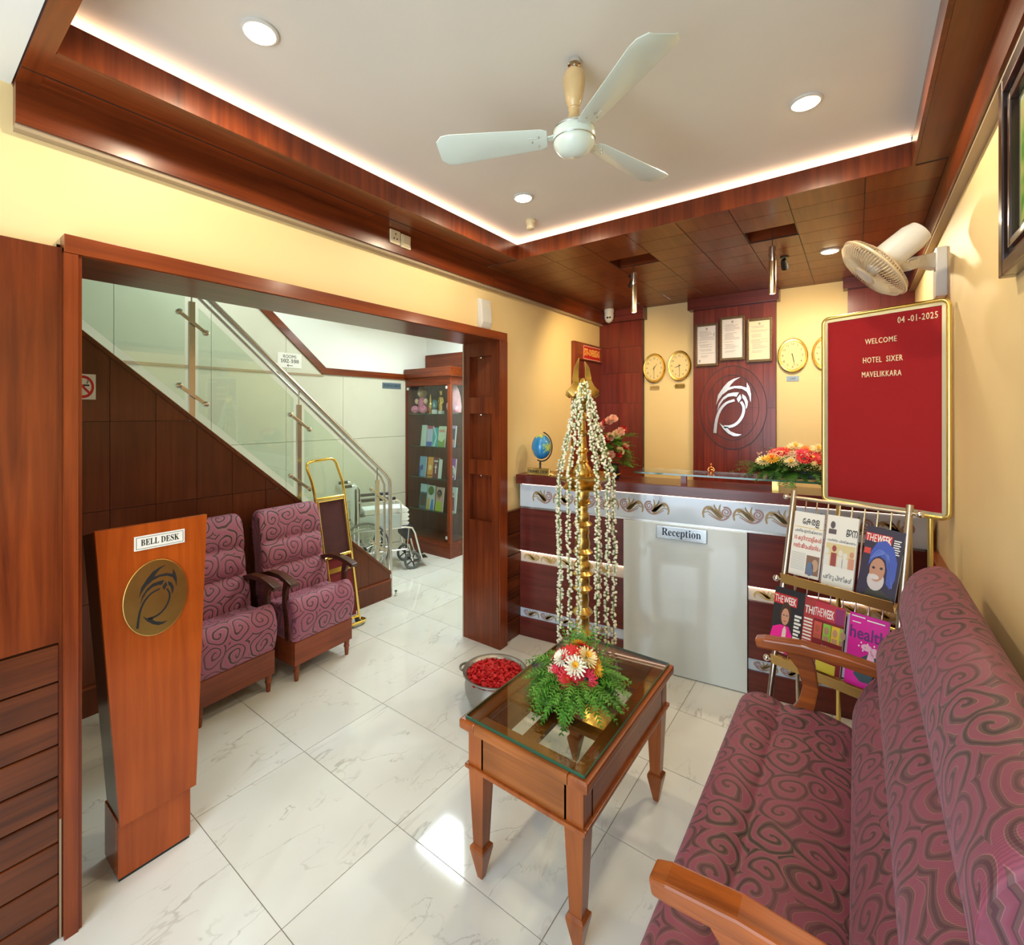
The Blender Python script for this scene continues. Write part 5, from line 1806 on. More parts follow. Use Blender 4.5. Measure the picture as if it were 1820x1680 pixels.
for k, (x, c, hh) in enumerate(((.1, (.66, .66, .62), .2), (.32, (.30, .06, .06), .25), (.53, (.66, .64, .6), .2), (.68, (.66, .64, .6), .17), (.88, (.55, .26, .18), .2))):
    ink(o, 'photo_figure', [rect(w * (x - .09), h * .28, w * (x + .09), h * (.28 + hh * .75)), oval(w * x, h * (.28 + hh), .009, .015)], c, .0009)
text('\u0D2A\u0D24\u0D4D\u0D24\u0D41 \u0D2A\u0D4D\u0D30\u0D24\u0D3F\u0D15\u0D7E', .03, (w * .5, h * .12, .0004), I3, cm(BK), o, 'headline', .0003, width=w * .9, offset=.0003)

MG = 'magazines on the rack'
# the magazine with a turbaned man
o, w, h = leaf('magazine', .073, .213, 1.005, 1.325, .018, 'dark magazine showing a bearded man in a blue turban', 'magazine', MG, cm((.035, .03, .06), .25), tilt=R(-4))
ink(o, 'title_bar', [rect(.0, h * .80, w * .70, h * .91)], RED)
text('THE', .05, (w * .16, h * .84, .0008), I3, cm(WH), o, 'title', .0003, width=w * .28)
text('WEEK', .05, (w * .50, h * .84, .0008), I3, cm(WH), o, 'title', .0003, width=w * .38, offset=.001)
ink(o, 'coat', [[(w * .16, 0), (w * .95, 0), (w * .95, h * .10), (w * .62, h * .18), (w * .32, h * .18)]], (.03, .03, .02))
ink(o, 'beard', [oval(w * .45, h * .29, w * .22, h * .14)], (.58, .52, .52), .0010)
ink(o, 'face', [oval(w * .45, h * .43, w * .20, h * .16)], (.48, .24, .15), .0013)
ink(o, 'moustache', [oval(w * .40, h * .33, w * .13, h * .035)], (.62, .57, .56), .0017)
ink(o, 'eyes', [oval(w * .35, h * .45, .006, .006, 8), oval(w * .55, h * .46, .006, .006, 8)], BK, .0017)
ink(o, 'turban', [[(w * .20, h * .46), (w * .22, h * .66), (w * .34, h * .80), (w * .55, h * .84), (w * .78, h * .76), (w * .92, h * .58), (w * .93, h * .36), (w * .84, h * .22), (w * .72, h * .28), (w * .70, h * .45), (w * .62, h * .58), (w * .46, h * .62), (w * .32, h * .58)]], (.045, .085, .42), .0020)
for k in range(5):
    mb = MB()
    flat_stroke(mb, [(w * (.24 + .06 * k), h * (.56 + .02 * k)), (w * (.42 + .06 * k), h * (.70 - .01 * k)), (w * (.66 + .04 * k), h * (.64 - .06 * k)), (w * (.80 + .02 * k), h * (.44 - .05 * k))], .003, .003, (0, 0, 0), I3, .0024)
    mb.build('turban_fold', cm((.14, .22, .62)), o)
f_ = ink(o, 'cover_lines', [rect(w * .75, h * (.86 - .03 * k), w * (.93 - .03 * (k % 2)), h * (.875 - .03 * k)) for k in range(7)], WH); f_['kind'] = 'stuff'
ink(o, 'flash', [rect(.004, h * .62, w * .2, h * .70)], (.6, .05, .04))

# lower tier
o, w, h = leaf('magazine', -.262, -.125, .655, .955, .018, 'black magazine showing a woman in a bright pink jacket', 'magazine', MG, cm((.022, .022, .026), .25))
ink(o, 'title_bar', [rect(.0, h * .74, w * .78, h * .90)], RED)
text('THE', .05, (w * .17, h * .81, .0008), I3, cm(WH), o, 'title', .0003, width=w * .28)
text('WEEK', .05, (w * .54, h * .81, .0008), I3, cm(WH), o, 'title', .0003, width=w * .42, offset=.001)
ink(o, 'hair', [oval(w * .44, h * .60, w * .19, h * .19)], (.05, .025, .015), .0012)
ink(o, 'jacket', [[(0, 0), (w * .74, 0), (w * .72, h * .30), (w * .58, h * .42), (w * .30, h * .42), (w * .06, h * .36), (0, h * .2)]], (.78, .015, .28), .0014)
ink(o, 'blouse', [[(w * .36, 0), (w * .52, 0), (w * .52, h * .36), (w * .46, h * .42), (w * .40, h * .36)]], (.72, .55, .5), .0018)
ink(o, 'face', [oval(w * .44, h * .56, w * .13, h * .13)], (.55, .28, .18), .0018)
ink(o, 'eyes', [oval(w * .39, h * .58, .004, .003, 8), oval(w * .49, h * .58, .004, .003, 8)], BK, .0022)
ink(o, 'mouth', [oval(w * .44, h * .49, .007, .003, 8)], (.5, .06, .06), .0022)
f_ = ink(o, 'cover_lines', [rect(w * .74, h * (.60 - .055 * k), w * (.96 - .05 * (k % 2)), h * (.635 - .055 * k)) for k in range(9)], WH); f_['kind'] = 'stuff'
o, w, h = leaf('magazine', -.128, -.02, .65, .945, .012, 'red magazine mostly covered by the one showing yellow portraits', 'magazine', MG, cm((.42, .05, .05), .25))
text('THE', .05, (w * .28, h * .80, .0008), I3, cm(WH), o, 'title', .0003, width=w * .44, offset=.001)
ink(o, 'panel', [rect(w * .5, h * .3, w * .9, h * .68)], (.75, .50, .04))
f_ = ink(o, 'cover_lines', [rect(w * .06, h * (.65 - .05 * k), w * .4, h * (.675 - .05 * k)) for k in range(9)], WH); f_['kind'] = 'stuff'
o, w, h = leaf('magazine', -.076, .046, .645, .94, .024, 'maroon magazine with a row of yellow and green portraits', 'magazine', MG, cm((.20, .015, .02), .25))
ink(o, 'title_bar', [rect(0, h * .74, w, h)], (.50, .03, .05))
ink(o, 'corner_box', [rect(w * .70, h * .74, w * .98, h * .97)], (.25, .02, .12), .0009)
text('THE', .055, (w * .14, h * .84, .0008), I3, cm(WH), o, 'title', .0003, width=w * .26)
text('WEEK', .055, (w * .47, h * .84, .0008), I3, cm(WH), o, 'title', .0003, width=w * .38, offset=.001)
for k, (x, c, hc) in enumerate(((.03, (.6, .1, .08), (.45, .1, .05)), (.34, (.25, .55, .06), (.45, .25, .15)), (.62, (.75, .52, .04), (.5, .28, .16)), (.88, (.3, .42, .1), (.4, .22, .14)))):
    ink(o, 'portrait_panel', [rect(w * x, h * .45, min(w, w * (x + .26)), h * .70)], c, .0008)
    ink(o, 'portrait', [oval(w * (x + .12), h * .60, .010, .018), rect(w * (x + .03), h * .45, min(w, w * (x + .21)), h * .52)], hc, .0012)
text('MOST', .016, (w * .5, h * .36, .0008), I3, cm(WH), o, 'cover_line', .0003)
text('PERSONALITY', .03, (w * .45, h * .28, .0008), I3, cm(WH), o, 'cover_line', .0003, width=w * .8, offset=.0005)
text('TYPE ARE YOU', .016, (w * .42, h * .20, .0008), I3, cm(WH), o, 'cover_line', .0003, width=w * .6)
ink(o, 'badge', [oval(w * .86, h * .24, .011, .014)], WH)
ink(o, 'lower_panel', [rect(w * .2, 0, w * .85, h * .14)], (.65, .55, .05))
o, w, h = leaf('magazine', .052, .072, .65, .92, .012, 'thin magazine edge peeping out left of the bright pink health magazine', 'magazine', MG, cm((.40, .36, .50), .3))
o, w, h = leaf('magazine', .064, .207, .64, .937, .022, 'bright magenta health magazine at the right of the lower tier', 'magazine', MG, cm((.62, .015, .30), .25))
text('health', .075, (w * .5, h * .73, .0008), I3, cm((.10, .01, .14)), o, 'title', .0003, width=w * .92, offset=.0012)
f_ = ink(o, 'cover_lines', [rect(w * .05, h * .95, w * .4, h * .965), rect(w * .45, h * .93, w * .9, h * .945), rect(w * .08, h * .87, w * .3, h * .882)], WH); f_['kind'] = 'stuff'
ink(o, 'leotard', [[(w * .22, h * .16), (w * .36, h * .40), (w * .5, h * .46), (w * .66, h * .52), (w * .8, h * .44), (w * .9, h * .16), (w * .75, h * .1), (w * .4, h * .08)]], (.02, .05, .06), .0010)
ink(o, 'splash', [oval(w * .62, h * .36, .014, .05), oval(w * .5, h * .56, .02, .014), oval(w * .7, h * .52, .012, .02)], (.80, .45, .62), .0014)
f_ = ink(o, 'white_specks', [oval(w * (.3 + .055 * k), h * (.56 + .06 * math.sin(k * 2.1)), .003, .004, 6) for k in range(9)], WH, .0014); f_['kind'] = 'stuff'

# ================================================================== STAIR HALL
SXP = -3.70            # face of the panelled stair side
SLP = .873


def stz(y):
    return .24 + (3.155 - y) * SLP


st = thing('staircase', 'staircase with dark panelled side and white marble steps behind the armchairs', 'staircase', (-4.2, 1.5, 0), world=True)
for k in range(12):
    y1 = 3.10 - .25 * k
    MB().box(HX + .032, SXP - .03, y1 - .262, y1, max(0, .218 * (k - 1)), .218 * (k + 1)).build('step', 'marble', st)
MB().prism([(.15, 0), (3.14, 0), (3.14, .215), (.15, stz(.15) - .02)], 'x', SXP - .028, SXP - .014).build('panel_backing', 'black', st)
yy = [.15, .40, .645, .892, 1.139, 1.388, 1.63, 1.882, 2.13, 2.38, 2.63, 2.885, 3.152]
zr = [.18, .68, 1.237, 1.792, 2.35, 3.2]
for i in range(len(yy) - 1):
    for j in range(len(zr) - 1):
        poly = [(yy[i] + .0015, zr[j] + .0015), (yy[i + 1] - .0015, zr[j] + .0015), (yy[i + 1] - .0015, zr[j + 1] - .0015), (yy[i] + .0015, zr[j + 1] - .0015)]
        poly = clip(poly, SLP, 1., .24 + 3.155 * SLP - .004)
        if len(poly) > 2:
            MB().prism(poly, 'x', SXP - .013, SXP).build('side_panel', 'stair_wood', st)
MB().prism([(.15, 0), (3.155, 0), (3.155, .175), (.15, .175)], 'x', SXP - .012, SXP + .014).build('skirting', 'stair_wood', st)
MB().box(SXP - .01, SXP + .018, .15, 3.157, .166, .18).build('skirting_cap', 'rail', st)
MB().prism([(3.16, stz(3.155) - .02), (3.16, stz(3.155) + .012), (.15, stz(.15) + .012), (.15, stz(.15) - .02)], 'x', SXP - .035, SXP + .006).build('stringer_cap', 'stair_wood', st)
MB().prism([(3.16, stz(3.155) + .012), (3.16, stz(3.155) + .016), (.15, stz(.15) + .016), (.15, stz(.15) + .012)], 'x', SXP - .03, SXP + .004).build('metal_edge', 'steel', st)

GX = -3.715
rl = thing('glass_railing', 'steel and green glass stair railing with a tubular handrail', 'railing', (GX, 2.0, .24), world=True)


def gpanel(y0, y1):
    b0, b1 = stz(y0) + .085, stz(y1) + .085
    MB().prism([(y0, b0), (y1, b1), (y1, b1 + .74), (y0, b0 + .74)], 'x', GX - .005, GX + .005).build('glass_pane', 'glass_green', rl)


gpanel(2.225, 2.965)
gpanel(1.405, 2.125)
gpanel(.30, 1.315)
def hrz(y):
    return 1.187 + (3.16 - y) * .88
for y in (1.36, 2.175, 3.0):
    z0 = stz(y)
    pz = hrz(y) - .14
    po = MB().box(GX - .012, GX + .012, y - .019, y + .019, z0, pz).build('post', 'steel', rl)
    MB().tube([(GX, y, pz), (GX, y, hrz(y) - .015)], .006, 8).build('rail_pin', 'steel', po)
    for f in (.20, .82):
        zc_ = z0 + (pz - z0) * f
        a = [(GX + .02, y - .085, zc_ + .085 * .75), (GX + .02, y + .085, zc_ - .085 * .75)]
        MB().bar(a, .008, .026).build('clamp_bar', 'steel', po, bevel=.003)
        for p in a:
            MB().lathe([(.02, -.012), (.02, .012), (.012, .016)], p, 14, 'x').build('clamp_disc', 'steel', po, smooth=True)
MB().tube([(GX, .35, hrz(.35)), (GX, 3.10, hrz(3.10)), (GX, 3.135, 1.20), (GX, 3.16, 1.16), (GX, 3.165, 1.10), (GX, 3.165, .0)], .021, 14).build('handrail', 'steel', rl, smooth=True)
MB().tube([(GX - .05, .35, hrz(.35) - .03), (GX - .05, 3.08, hrz(3.10) - .03), (GX - .05, 3.13, 1.12), (GX - .05, 3.135, .25)], .012, 10).build('inner_rail', 'steel', rl, smooth=True)

# door stop on the floor at the stair end
t = thing('door_stop', 'small steel door stop on the floor at the foot of the stair', 'door stop', (-3.67, 3.20, 0))
MB().lathe([(.014, 0), (.014, .012), (.009, .016), (.009, .04), (.012, .044), (.011, .056), (.003, .058)], (0, 0, 0), 14).build('post', 'steel', t, smooth=True)
MB().lathe([(.0125, .044), (.014, .05), (.0125, .056)], (0, 0, 0), 14).build('rubber_ring', 'rubber', t, smooth=True)

# signs in the hall
t = thing('no_smoking_sign', 'no smoking sign on the dark stair panelling', 'sign', (SXP, .765, 1.93), world=True)
MB().box(SXP, SXP + .003, .70, .822, 1.928, 2.082).build('plate', 'paper', t)
rg = MB()
pts = [[(SXP + .0035, .761 + (.040 + q) * math.cos(2 * PI * k / 32), 2.005 + (.052 + q * 1.3) * math.sin(2 * PI * k / 32)) for q in (0, .013)] for k in range(33)]
rg.rings(pts, closed=False).build('red_ring', 'petal_red', t)
mb = MB(); flat_stroke(mb, [(-.034, .042), (.0, 0), (.034, -.042)], .013, .013, (SXP + .003, .761, 2.005), FACE_PX, .001); mb.build('red_bar', 'petal_red', t)
mb = MB(); flat_poly(mb, rect(.0, .004, .03, .014), (SXP + .003, .761, 2.005), FACE_PX, .0006); mb.build('cigarette', 'black', t)
mb = MB(); flat_stroke(mb, [(.022, .018), (.018, .026), (.025, .032), (.02, .04)], .004, .004, (SXP + .003, .761, 2.005), FACE_PX, .0006); mb.build('smoke', 'black', t)

WX = HX + .0125
t = thing('rooms_sign', 'white ROOMS 102-108 direction sign on the stair wall', 'sign', (WX, 2.74, 2.335), world=True)
MB().box(WX, WX + .003, 2.605, 2.88, 2.333, 2.492).build('plate', 'paper', t)
text('ROOMS', .05, (WX + .0034, 2.742, 2.453), FACE_PX, 'black', t, width=.15, depth=.0004)
text('\U0001D7CF\U0001D7CE\U0001D7D0-\U0001D7CF\U0001D7CE\U0001D7D6', .055, (WX + .0034, 2.742, 2.404), FACE_PX, 'black', t, width=.21, depth=.0004)
mb = MB()
flat_stroke(mb, [(-.03, 0), (.0, 0), (.035, 0)], .006, .006, (WX + .003, 2.742, 2.358), FACE_PX, .0006)
flat_stroke(mb, [(-.014, .014), (-.03, 0), (-.014, -.014)], .006, .006, (WX + .003, 2.742, 2.358), FACE_PX, .0007, sub=1)
mb.build('arrow', 'black', t)
t = thing('books_sign', 'dark BOOKS & CURIOS sign plate beside the display cabinet', 'sign', (WX, 4.17, 2.16), world=True)
MB().box(WX, WX + .004, 4.015, 4.33, 2.162, 2.238).build('plate', mat('slate_plate', (.10, .15, .19, 1), .3), t)
text('BOOKS & CURIOS', .045, (WX + .0044, 4.172, 2.20), FACE_PX, 'darkblue', t, width=.27, depth=.0006)
t = thing('wall_switch', 'small white switch plate on the beige stair wall', 'switch', (WX, 3.48, 1.49), world=True)
MB().box(WX, WX + .008, 3.45, 3.515, 1.475, 1.545).build('plate', 'plastic', t, bevel=.002)
MB().box(WX + .008, WX + .012, 3.465, 3.50, 1.49, 1.53).build('rocker', 'plastic', t)

# ------------------------------------------------------------------ luggage trolley
t = thing('luggage_trolley', 'folded gold luggage trolley with burgundy panel leaning at the stair side', 'trolley', (-3.5, 2.42, 0), world=True)


def tp(y, z, d=0.):
    """point on the leaning plane of the trolley"""
    return (-3.44 - .16 * z / 1.43 + d, y - .09 * (1 - z / 1.43) * -1, z)


for s, y in ((-1, 2.215), (1, 2.50)):
    MB().tube([tp(y, .04), tp(y, .6), tp(y, 1.17)], .0125, 12).build('upright', 'gold', t, smooth=True)
MB().tube([tp(2.215, 1.16), tp(2.205, 1.26), tp(2.175, 1.38), tp(2.18, 1.42), tp(2.21, 1.437), tp(2.30, 1.443), tp(2.40, 1.45), tp(2.435, 1.44), tp(2.455, 1.41), tp(2.495, 1.25), tp(2.50, 1.16)], .0125, 12).build('push_handle', 'gold', t, smooth=True)
for z in (1.12, .62, .07):
    MB().tube([tp(2.215, z), tp(2.50, z)], .0125, 10).build('cross_tube', 'gold', t, smooth=True)
a, b_, c, d = Vector(tp(2.235, .60)), Vector(tp(2.48, .60)), Vector(tp(2.48, 1.10)), Vector(tp(2.235, 1.10))
off = Vector((.012, 0, 0))
hexa([tuple(a - off), tuple(b_ - off), tuple(b_), tuple(a)], [tuple(d - off), tuple(c - off), tuple(c), tuple(d)]).build('back_panel', 'velvet', t)
for y in (2.232, 2.483):
    MB().tube([tp(y, .63, .006), tp(y, 1.10, .006)], .007, 8).build('panel_trim', 'gold', t, smooth=True)
MB().tube([tp(2.235, 1.098, .006), tp(2.48, 1.098, .006)], .007, 8).build('panel_trim', 'gold', t, smooth=True)
a, b_, c, d = [Vector(tp(*q)) for q in ((2.24, .09), (2.475, .09), (2.475, .60), (2.24, .60))]
hexa([tuple(a - off), tuple(b_ - off), tuple(b_), tuple(a)], [tuple(d - off), tuple(c - off), tuple(c), tuple(d)]).build('folded_deck', 'redvelvet', t)
MB().tube([tp(2.235, .62, .03), tp(2.25, .645, .05), tp(2.46, .645, .05), tp(2.478, .62, .03), tp(2.478, .1, .03)], .009, 10).build('deck_rim', 'gold', t, smooth=True)
MB().tube([tp(2.235, .62, .03), tp(2.235, .1, .03)], .009, 10).build('deck_rim', 'gold', t, smooth=True)
MB().bar([tp(2.24, .52, .034), tp(2.475, .52, .034)], .004, .04).build('brass_plate', 'brass', t)
MB().tube([(-3.42, 2.32, .03), (-3.40, 2.60, .028), (-3.42, 2.63, .028), (-3.46, 2.62, .03)], .013, 10).build('foot_bar', 'gold', t, smooth=True)
for y in (2.30, 2.58):
    MB().lathe([(.028, -.011), (.03, 0), (.028, .011)], (-3.46, y, .031), 16, 'y').build('wheel', 'rubber', t, smooth=True)

# ------------------------------------------------------------------ wheelchair
WA = R(62)
t = thing('wheelchair', 'folding wheelchair with navy seat beside the display cabinet', 'wheelchair', (-4.50, 3.58, 0), WA)


def wheel(y, x, r, zc_, parent, tire, name):
    w = MB().tube([(x + r * math.cos(2 * PI * k / 40), y, zc_ + r * 1.08 * math.sin(2 * PI * k / 40)) for k in range(41)], .011 if r > .15 else .016, 8, cap=False).build(name, tire, parent, smooth=True)
    return w


for s in (-1, 1):
    y = s * .192
    w = wheel(y, -.13, .27, .30, t, 'rubber', 'rear_wheel')
    sp = MB()
    for k in range(18):
        a = 2 * PI * k / 18
        sp.tube([(-.13, y, .30), (-.13 + .262 * math.cos(a), y, .30 + .283 * math.sin(a))], .0014, 4)
    q_ = sp.build('spokes', 'chrome', w); q_['kind'] = 'stuff'
    MB().tube([(-.13 + .225 * math.cos(2 * PI * k / 36), y + s * .022, .30 + .243 * math.sin(2 * PI * k / 36)) for k in range(37)], .006, 6, cap=False).build('hand_rim', 'chrome', w, smooth=True)
    MB().lathe([(.02, -.02), (.02, .02)], (-.13, y, .30), 12, 'y').build('hub', 'black', w)
    cw = wheel(y * .92, .42, .085, .103, t, 'rubber', 'front_caster')
    mb = MB()
    for k in range(5):
        a = 2 * PI * k / 5
        mb.tube([(.42, y * .92, .103), (.42 + .08 * math.cos(a), y * .92, .103 + .085 * math.sin(a))], .008, 5)
    mb.build('caster_spokes', 'black', cw)
    MB().tube([(.42, y * .92 + s * .02, .103), (.395, y * .92 + s * .02, .21), (.375, y * .92, .30)], .009, 8).build('caster_fork', 'chrome', t, smooth=True)
    MB().tube([(-.36, y * .88, 1.015), (-.25, y * .88, 1.02), (-.21, y * .88, .98), (-.20, y * .88, .55), (-.19, y * .88, .20)], .0115, 10).build('back_tube', 'chrome', t, smooth=True)
    MB().tube([(-.375, y * .88, 1.015), (-.27, y * .88, 1.02)], .017, 10).build('grip', 'black', t, smooth=True)
    MB().tube([(-.20, y * .92, .83), (.24, y * .92, .83), (.28, y * .92, .80), (.29, y * .92, .70), (.29, y * .92, .52)], .0105, 10).build('arm_tube', 'chrome', t, smooth=True)
    MB().box(-.17, .22, y * .92 - .022, y * .92 + .022, .838, .866).build('arm_pad', 'vinyl', t, bevel=.006)
    MB().tube([(-.20, y * .88, .50), (.34, y * .88, .50), (.42, y * .88, .485), (.455, y * .88, .42), (.52, y * .88, .16), (.54, y * .86, .11)], .0115, 10).build('side_tube', 'chrome', t, smooth=True)
    MB().tube([(-.20, y * .88, .24), (.36, y * .88, .24), (.38, y * .88, .48)], .0105, 10).build('lower_tube', 'chrome', t, smooth=True)
    MB().box(-.19, .29, y * .92 - .003, y * .92 + .003, .50, .66).build('skirt_guard', mat('grey_plastic_guard', (.45, .52, .52, 1), .4) if s < 0 else 'plastic', t)
    MB().box(.50, .62, y * .45 - .07, y * .45 + .07, .095, .108).build('footplate', 'steel', t, bevel=.004)
MB().box(-.19, .42, -.165, .165, .495, .515).build('seat_sling', 'vinyl', t, bevel=.006)
MB().box(.33, .41, -.17, .17, .36, .494).build('calf_strap', 'vinyl', t, bevel=.004)
MB().box(-.205, -.19, -.16, .16, .55, .95).build('back_sling', 'vinyl', t)
MB().bar([(-.1, -.2, .2), (.1, .2, .46)], .02, .012).build('cross_brace', 'chrome', t)
Wm = Matrix.Translation((-4.50, 3.58, 0)) @ Matrix.Rotation(WA, 4, 'Z')
# towels
for k in range(4):
    mb = MB()
    prof = [(-.12, 0), (-.13, .022), (-.12, .046), (.1, .052), (.36, .048), (.39, .024), (.375, 0), (.1, -.001)]
    rings = []
    for i in range(12):
        y = -.145 + .29 * i / 11
        wob = .006 * math.sin(i * 1.7 + k)
        rings.append([(p[0] + wob, y, .517 + k * .052 + p[1] + .003 * math.sin(i * .9 + k * 2)) for p in prof])
    mb.rings(rings).xf(Wm)
    lb = ['bottom folded white towel in the stack on the wheelchair seat', 'second folded white towel from the bottom on the wheelchair seat', 'third folded white towel from the bottom on the wheelchair seat', 'topmost folded white towel on the wheelchair seat'][k]
    tag(mb.build('folded_towel', 'towel', base=True, smooth=True, angle=60), lb, 'towel', 'folded towels on the wheelchair')
mb = MB()
pf_ = [(-.235, .58), (-.238, .80), (-.235, .97), (-.21, 1.005), (-.182, .97), (-.18, .80), (-.175, .69)]
rings = []
for i in range(15):
    y = -.15 + .30 * i / 14
    rings.append([(a + .004 * math.sin(i * 2.1 + b_ * 9), y, b_) for a, b_ in pf_] + [(a + (.006 if j > 3 else -.0) + (.006 if j in (3,) else 0) - (.006 if j < 3 else 0), y, b_ + (.006 if j in (2, 3, 4) else 0)) for j, (a, b_) in reversed(list(enumerate(pf_)))])
mb.rings(rings).xf(Wm)
tag(mb.build('draped_towel', 'towel', base=True, smooth=True, angle=60), 'white towel draped over the wheelchair backrest', 'towel')

# ------------------------------------------------------------------ display cabinet
cb = thing('display_cabinet', 'dark wooden glass display cabinet with books and curios in the hall corner', 'cabinet', (-4.45, 4.6, 0), world=True)
CX0, CX1, CY0, CY1, CZ = -4.86, -4.04, 4.41, 4.80, 2.43
MB().box(CX0, CX1, CY0, CY1, 0, .15).build('plinth', 'wood_x', cb)
MB().box(CX0, CX1, CY0 - .002, CY1, .15, .20).build('bottom_board', 'wood_x', cb)
MB().box(CX0, CX1, CY1 - .015, CY1, .20, 2.20).build('back_board', 'wood_z', cb)
MB().box(CX0, CX0 + .02, CY0, CY1 - .015, .20, 2.20).build('side_board', 'wood_z', cb)
MB().box(CX0, CX1 + .0, CY0, CY1, 2.20, 2.31).build('top_board', 'wood_x', cb)
MB().box(CX0, CX1 + .03, CY0 - .03, CY1, 2.31, CZ).build('cornice', 'wood_x', cb, bevel=.006)
MB().box(CX1 - .045, CX1, CY0, CY0 + .045, .20, 2.20).build('corner_post', 'casing_z', cb)
MB().box(CX1 - .03, CX1, CY1 - .045, CY1 - .015, .20, 2.20).build('rear_post', 'wood_z', cb)
MB().box(CX1 - .014, CX1 - .006, CY0 + .046, CY1 - .046, .20, 2.20).build('side_glass', 'glass_clear', cb)
mx_ = -4.53
for a, b_ in ((CX0 + .022, mx_ - .002), (mx_ + .002, CX1 - .048)):
    dr_ = MB().box(a, b_, CY0 + .006, CY0 + .012, .205, 2.195).build('glass_door', 'glass_clear', cb)
    for z in (.24, 2.15):
        MB().box(a if a < -4.7 else b_ - .03, a + .03 if a < -4.7 else b_, CY0, CY0 + .016, z, z + .035).build('hinge_clip', 'plastic', dr_)
SHZ = [1.83, 1.40, .985, .555]
for z in SHZ:
    s_ = MB().box(CX0 + .022, CX1 - .016, CY0 + .05, CY1 - .017, z - .008, z).build('glass_shelf', 'glass_clear', cb)
    MB().box(CX0 + .022, CX1 - .016, CY0 + .048, CY0 + .0495, z - .008, z).build('shelf_edge', 'glass_edge', s_)


def book(x0, x1, z, h, col, label, y=4.50, cat='book', art=None, grp='books in the display cabinet', lean=.12, th=.02):
    t = thing('display_book', label, cat, ((x0 + x1) / 2, y, z), 0, grp)
    t.rotation_euler = (-lean, 0, 0)
    w = (x1 - x0) / 2
    MB().box(-w, w, 0, .004, 0, h).build('cover', cm(col), t)
    MB().box(-w + .002, w - .002, .004, th, .002, h - .003).build('pages', 'paper', t)
    for p in (art or []):
        nm, poly, c = p
        mb = MB(); flat_poly(mb, poly, (0, 0, 0), FACE_NY, .0008); mb.build(nm, cm(c), t)
    return t


B_ = SHZ[1]
book(-4.665, -4.575, B_, .28, (.50, .60, .55), 'pale green leaflet at the left of the second cabinet shelf')
book(-4.555, -4.455, B_, .27, (.42, .45, .62), 'blue and lilac book with a maroon top band on the second shelf', art=[('band', rect(-.05, .23, .05, .27), (.35, .05, .09)), ('foot', rect(-.05, .0, .05, .06), (.05, .12, .42))])
book(-4.445, -4.355, B_, .25, (.04, .33, .38), 'teal book on the second cabinet shelf', art=[('swoosh', [(-.045, .25), (-.02, .25), (.03, .12), (.0, 0), (-.03, 0), (.01, .12)], (.45, .62, .60))])
book(-4.345, -4.225, B_, .27, (.55, .62, .45), 'white and green picture book on the second cabinet shelf', art=[('title', rect(-.05, .19, .05, .225), (.55, .25, .2)), ('hill', [(-.06, 0), (.06, 0), (.06, .11), (.01, .06), (-.06, .09)], (.16, .30, .07))])
book(-4.155, -4.065, B_, .28, (.35, .30, .50), 'dark cookery book behind the cabinet side glass on the second shelf', y=4.52, art=[('picture', rect(-.035, .10, .035, .24), (.03, .03, .04)), ('dish', oval(.0, .07, .03, .03), (.6, .3, .25))])
B_ = SHZ[2]
book(-4.70, -4.58, B_, .27, (.20, .36, .55), 'light blue book with a bell figure on the third cabinet shelf', art=[('figure', oval(-.01, .12, .02, .04), (.03, .08, .3)), ('spine_patch', rect(-.06, 0, -.03, .14), (.03, .08, .32))])
book(-4.545, -4.445, B_, .27, (.72, .30, .05), 'orange sunrise book on the third cabinet shelf', art=[('sun', oval(.0, .13, .028, .036), (.85, .60, .25)), ('strip', rect(-.05, .02, .05, .035), (.3, .08, .01))])
book(-4.44, -4.345, B_, .27, (.17, .03, .04), 'maroon book with a white cross on the third cabinet shelf', art=[('cross_stem', rect(-.007, .06, .007, .18), (.8, .75, .72)), ('cross_arm', rect(-.022, .135, .022, .150), (.8, .75, .72)), ('title', rect(-.035, .21, .035, .23), (.7, .65, .62))])
book(-4.34, -4.295, B_, .25, (.62, .68, .66), 'slim white book beside the maroon one with the cross')
book(-4.155, -4.065, B_, .27, (.28, .05, .34), 'purple and white book behind the cabinet side glass', y=4.52, art=[('oval', oval(0, .1, .045, .08), (.75, .76, .78)), ('gown', [(-.035, .05), (.035, .05), (.008, .15), (-.008, .15)], (.10, .08, .35))])
B_ = SHZ[3]
book(-4.695, -4.565, B_, .33, (.10, .18, .20), 'dark film magazine with a sky blue top on the bottom glass shelf', cat='magazine', grp='magazines in the display cabinet', art=[('sky', rect(-.06, .22, .065, .325), (.45, .66, .74)), ('scene', rect(-.05, .04, .055, .20), (.07, .05, .04))])
book(-4.555, -4.425, B_, .32, (.55, .62, .60), 'magazine with a green tree and blue figures on the bottom glass shelf', cat='magazine', grp='magazines in the display cabinet', art=[('tree', oval(.0, .25, .055, .06), (.08, .16, .02)), ('blue_dress', [(-.0, 0), (.06, 0), (.05, .14), (.02, .14)], (.05, .25, .60)), ('yellow_dress', [(-.06, 0), (-.01, 0), (-.02, .15), (-.055, .15)], (.65, .42, .06))])
book(-4.395, -4.265, B_, .31, (.60, .38, .32), 'magazine with a portrait in a lime green top on the bottom glass shelf', cat='magazine', grp='magazines in the display cabinet', art=[('hair', oval(-.005, .23, .042, .05), (.03, .02, .02)), ('face', oval(-.01, .2, .034, .05), (.50, .26, .16)), ('top', [(-.06, 0), (.05, 0), (.04, .12), (-.04, .13)], (.42, .55, .04))])
book(-4.16, -4.055, B_, .33, (.55, .62, .66), 'pale magazine with a woman in a maroon sari behind the side glass', y=4.52, cat='magazine', grp='magazines in the display cabinet', art=[('sari', [(-.03, .03), (.03, .03), (.02, .20), (-.015, .20)], (.20, .02, .05)), ('head', oval(0, .24, .012, .022), (.4, .2, .12))])

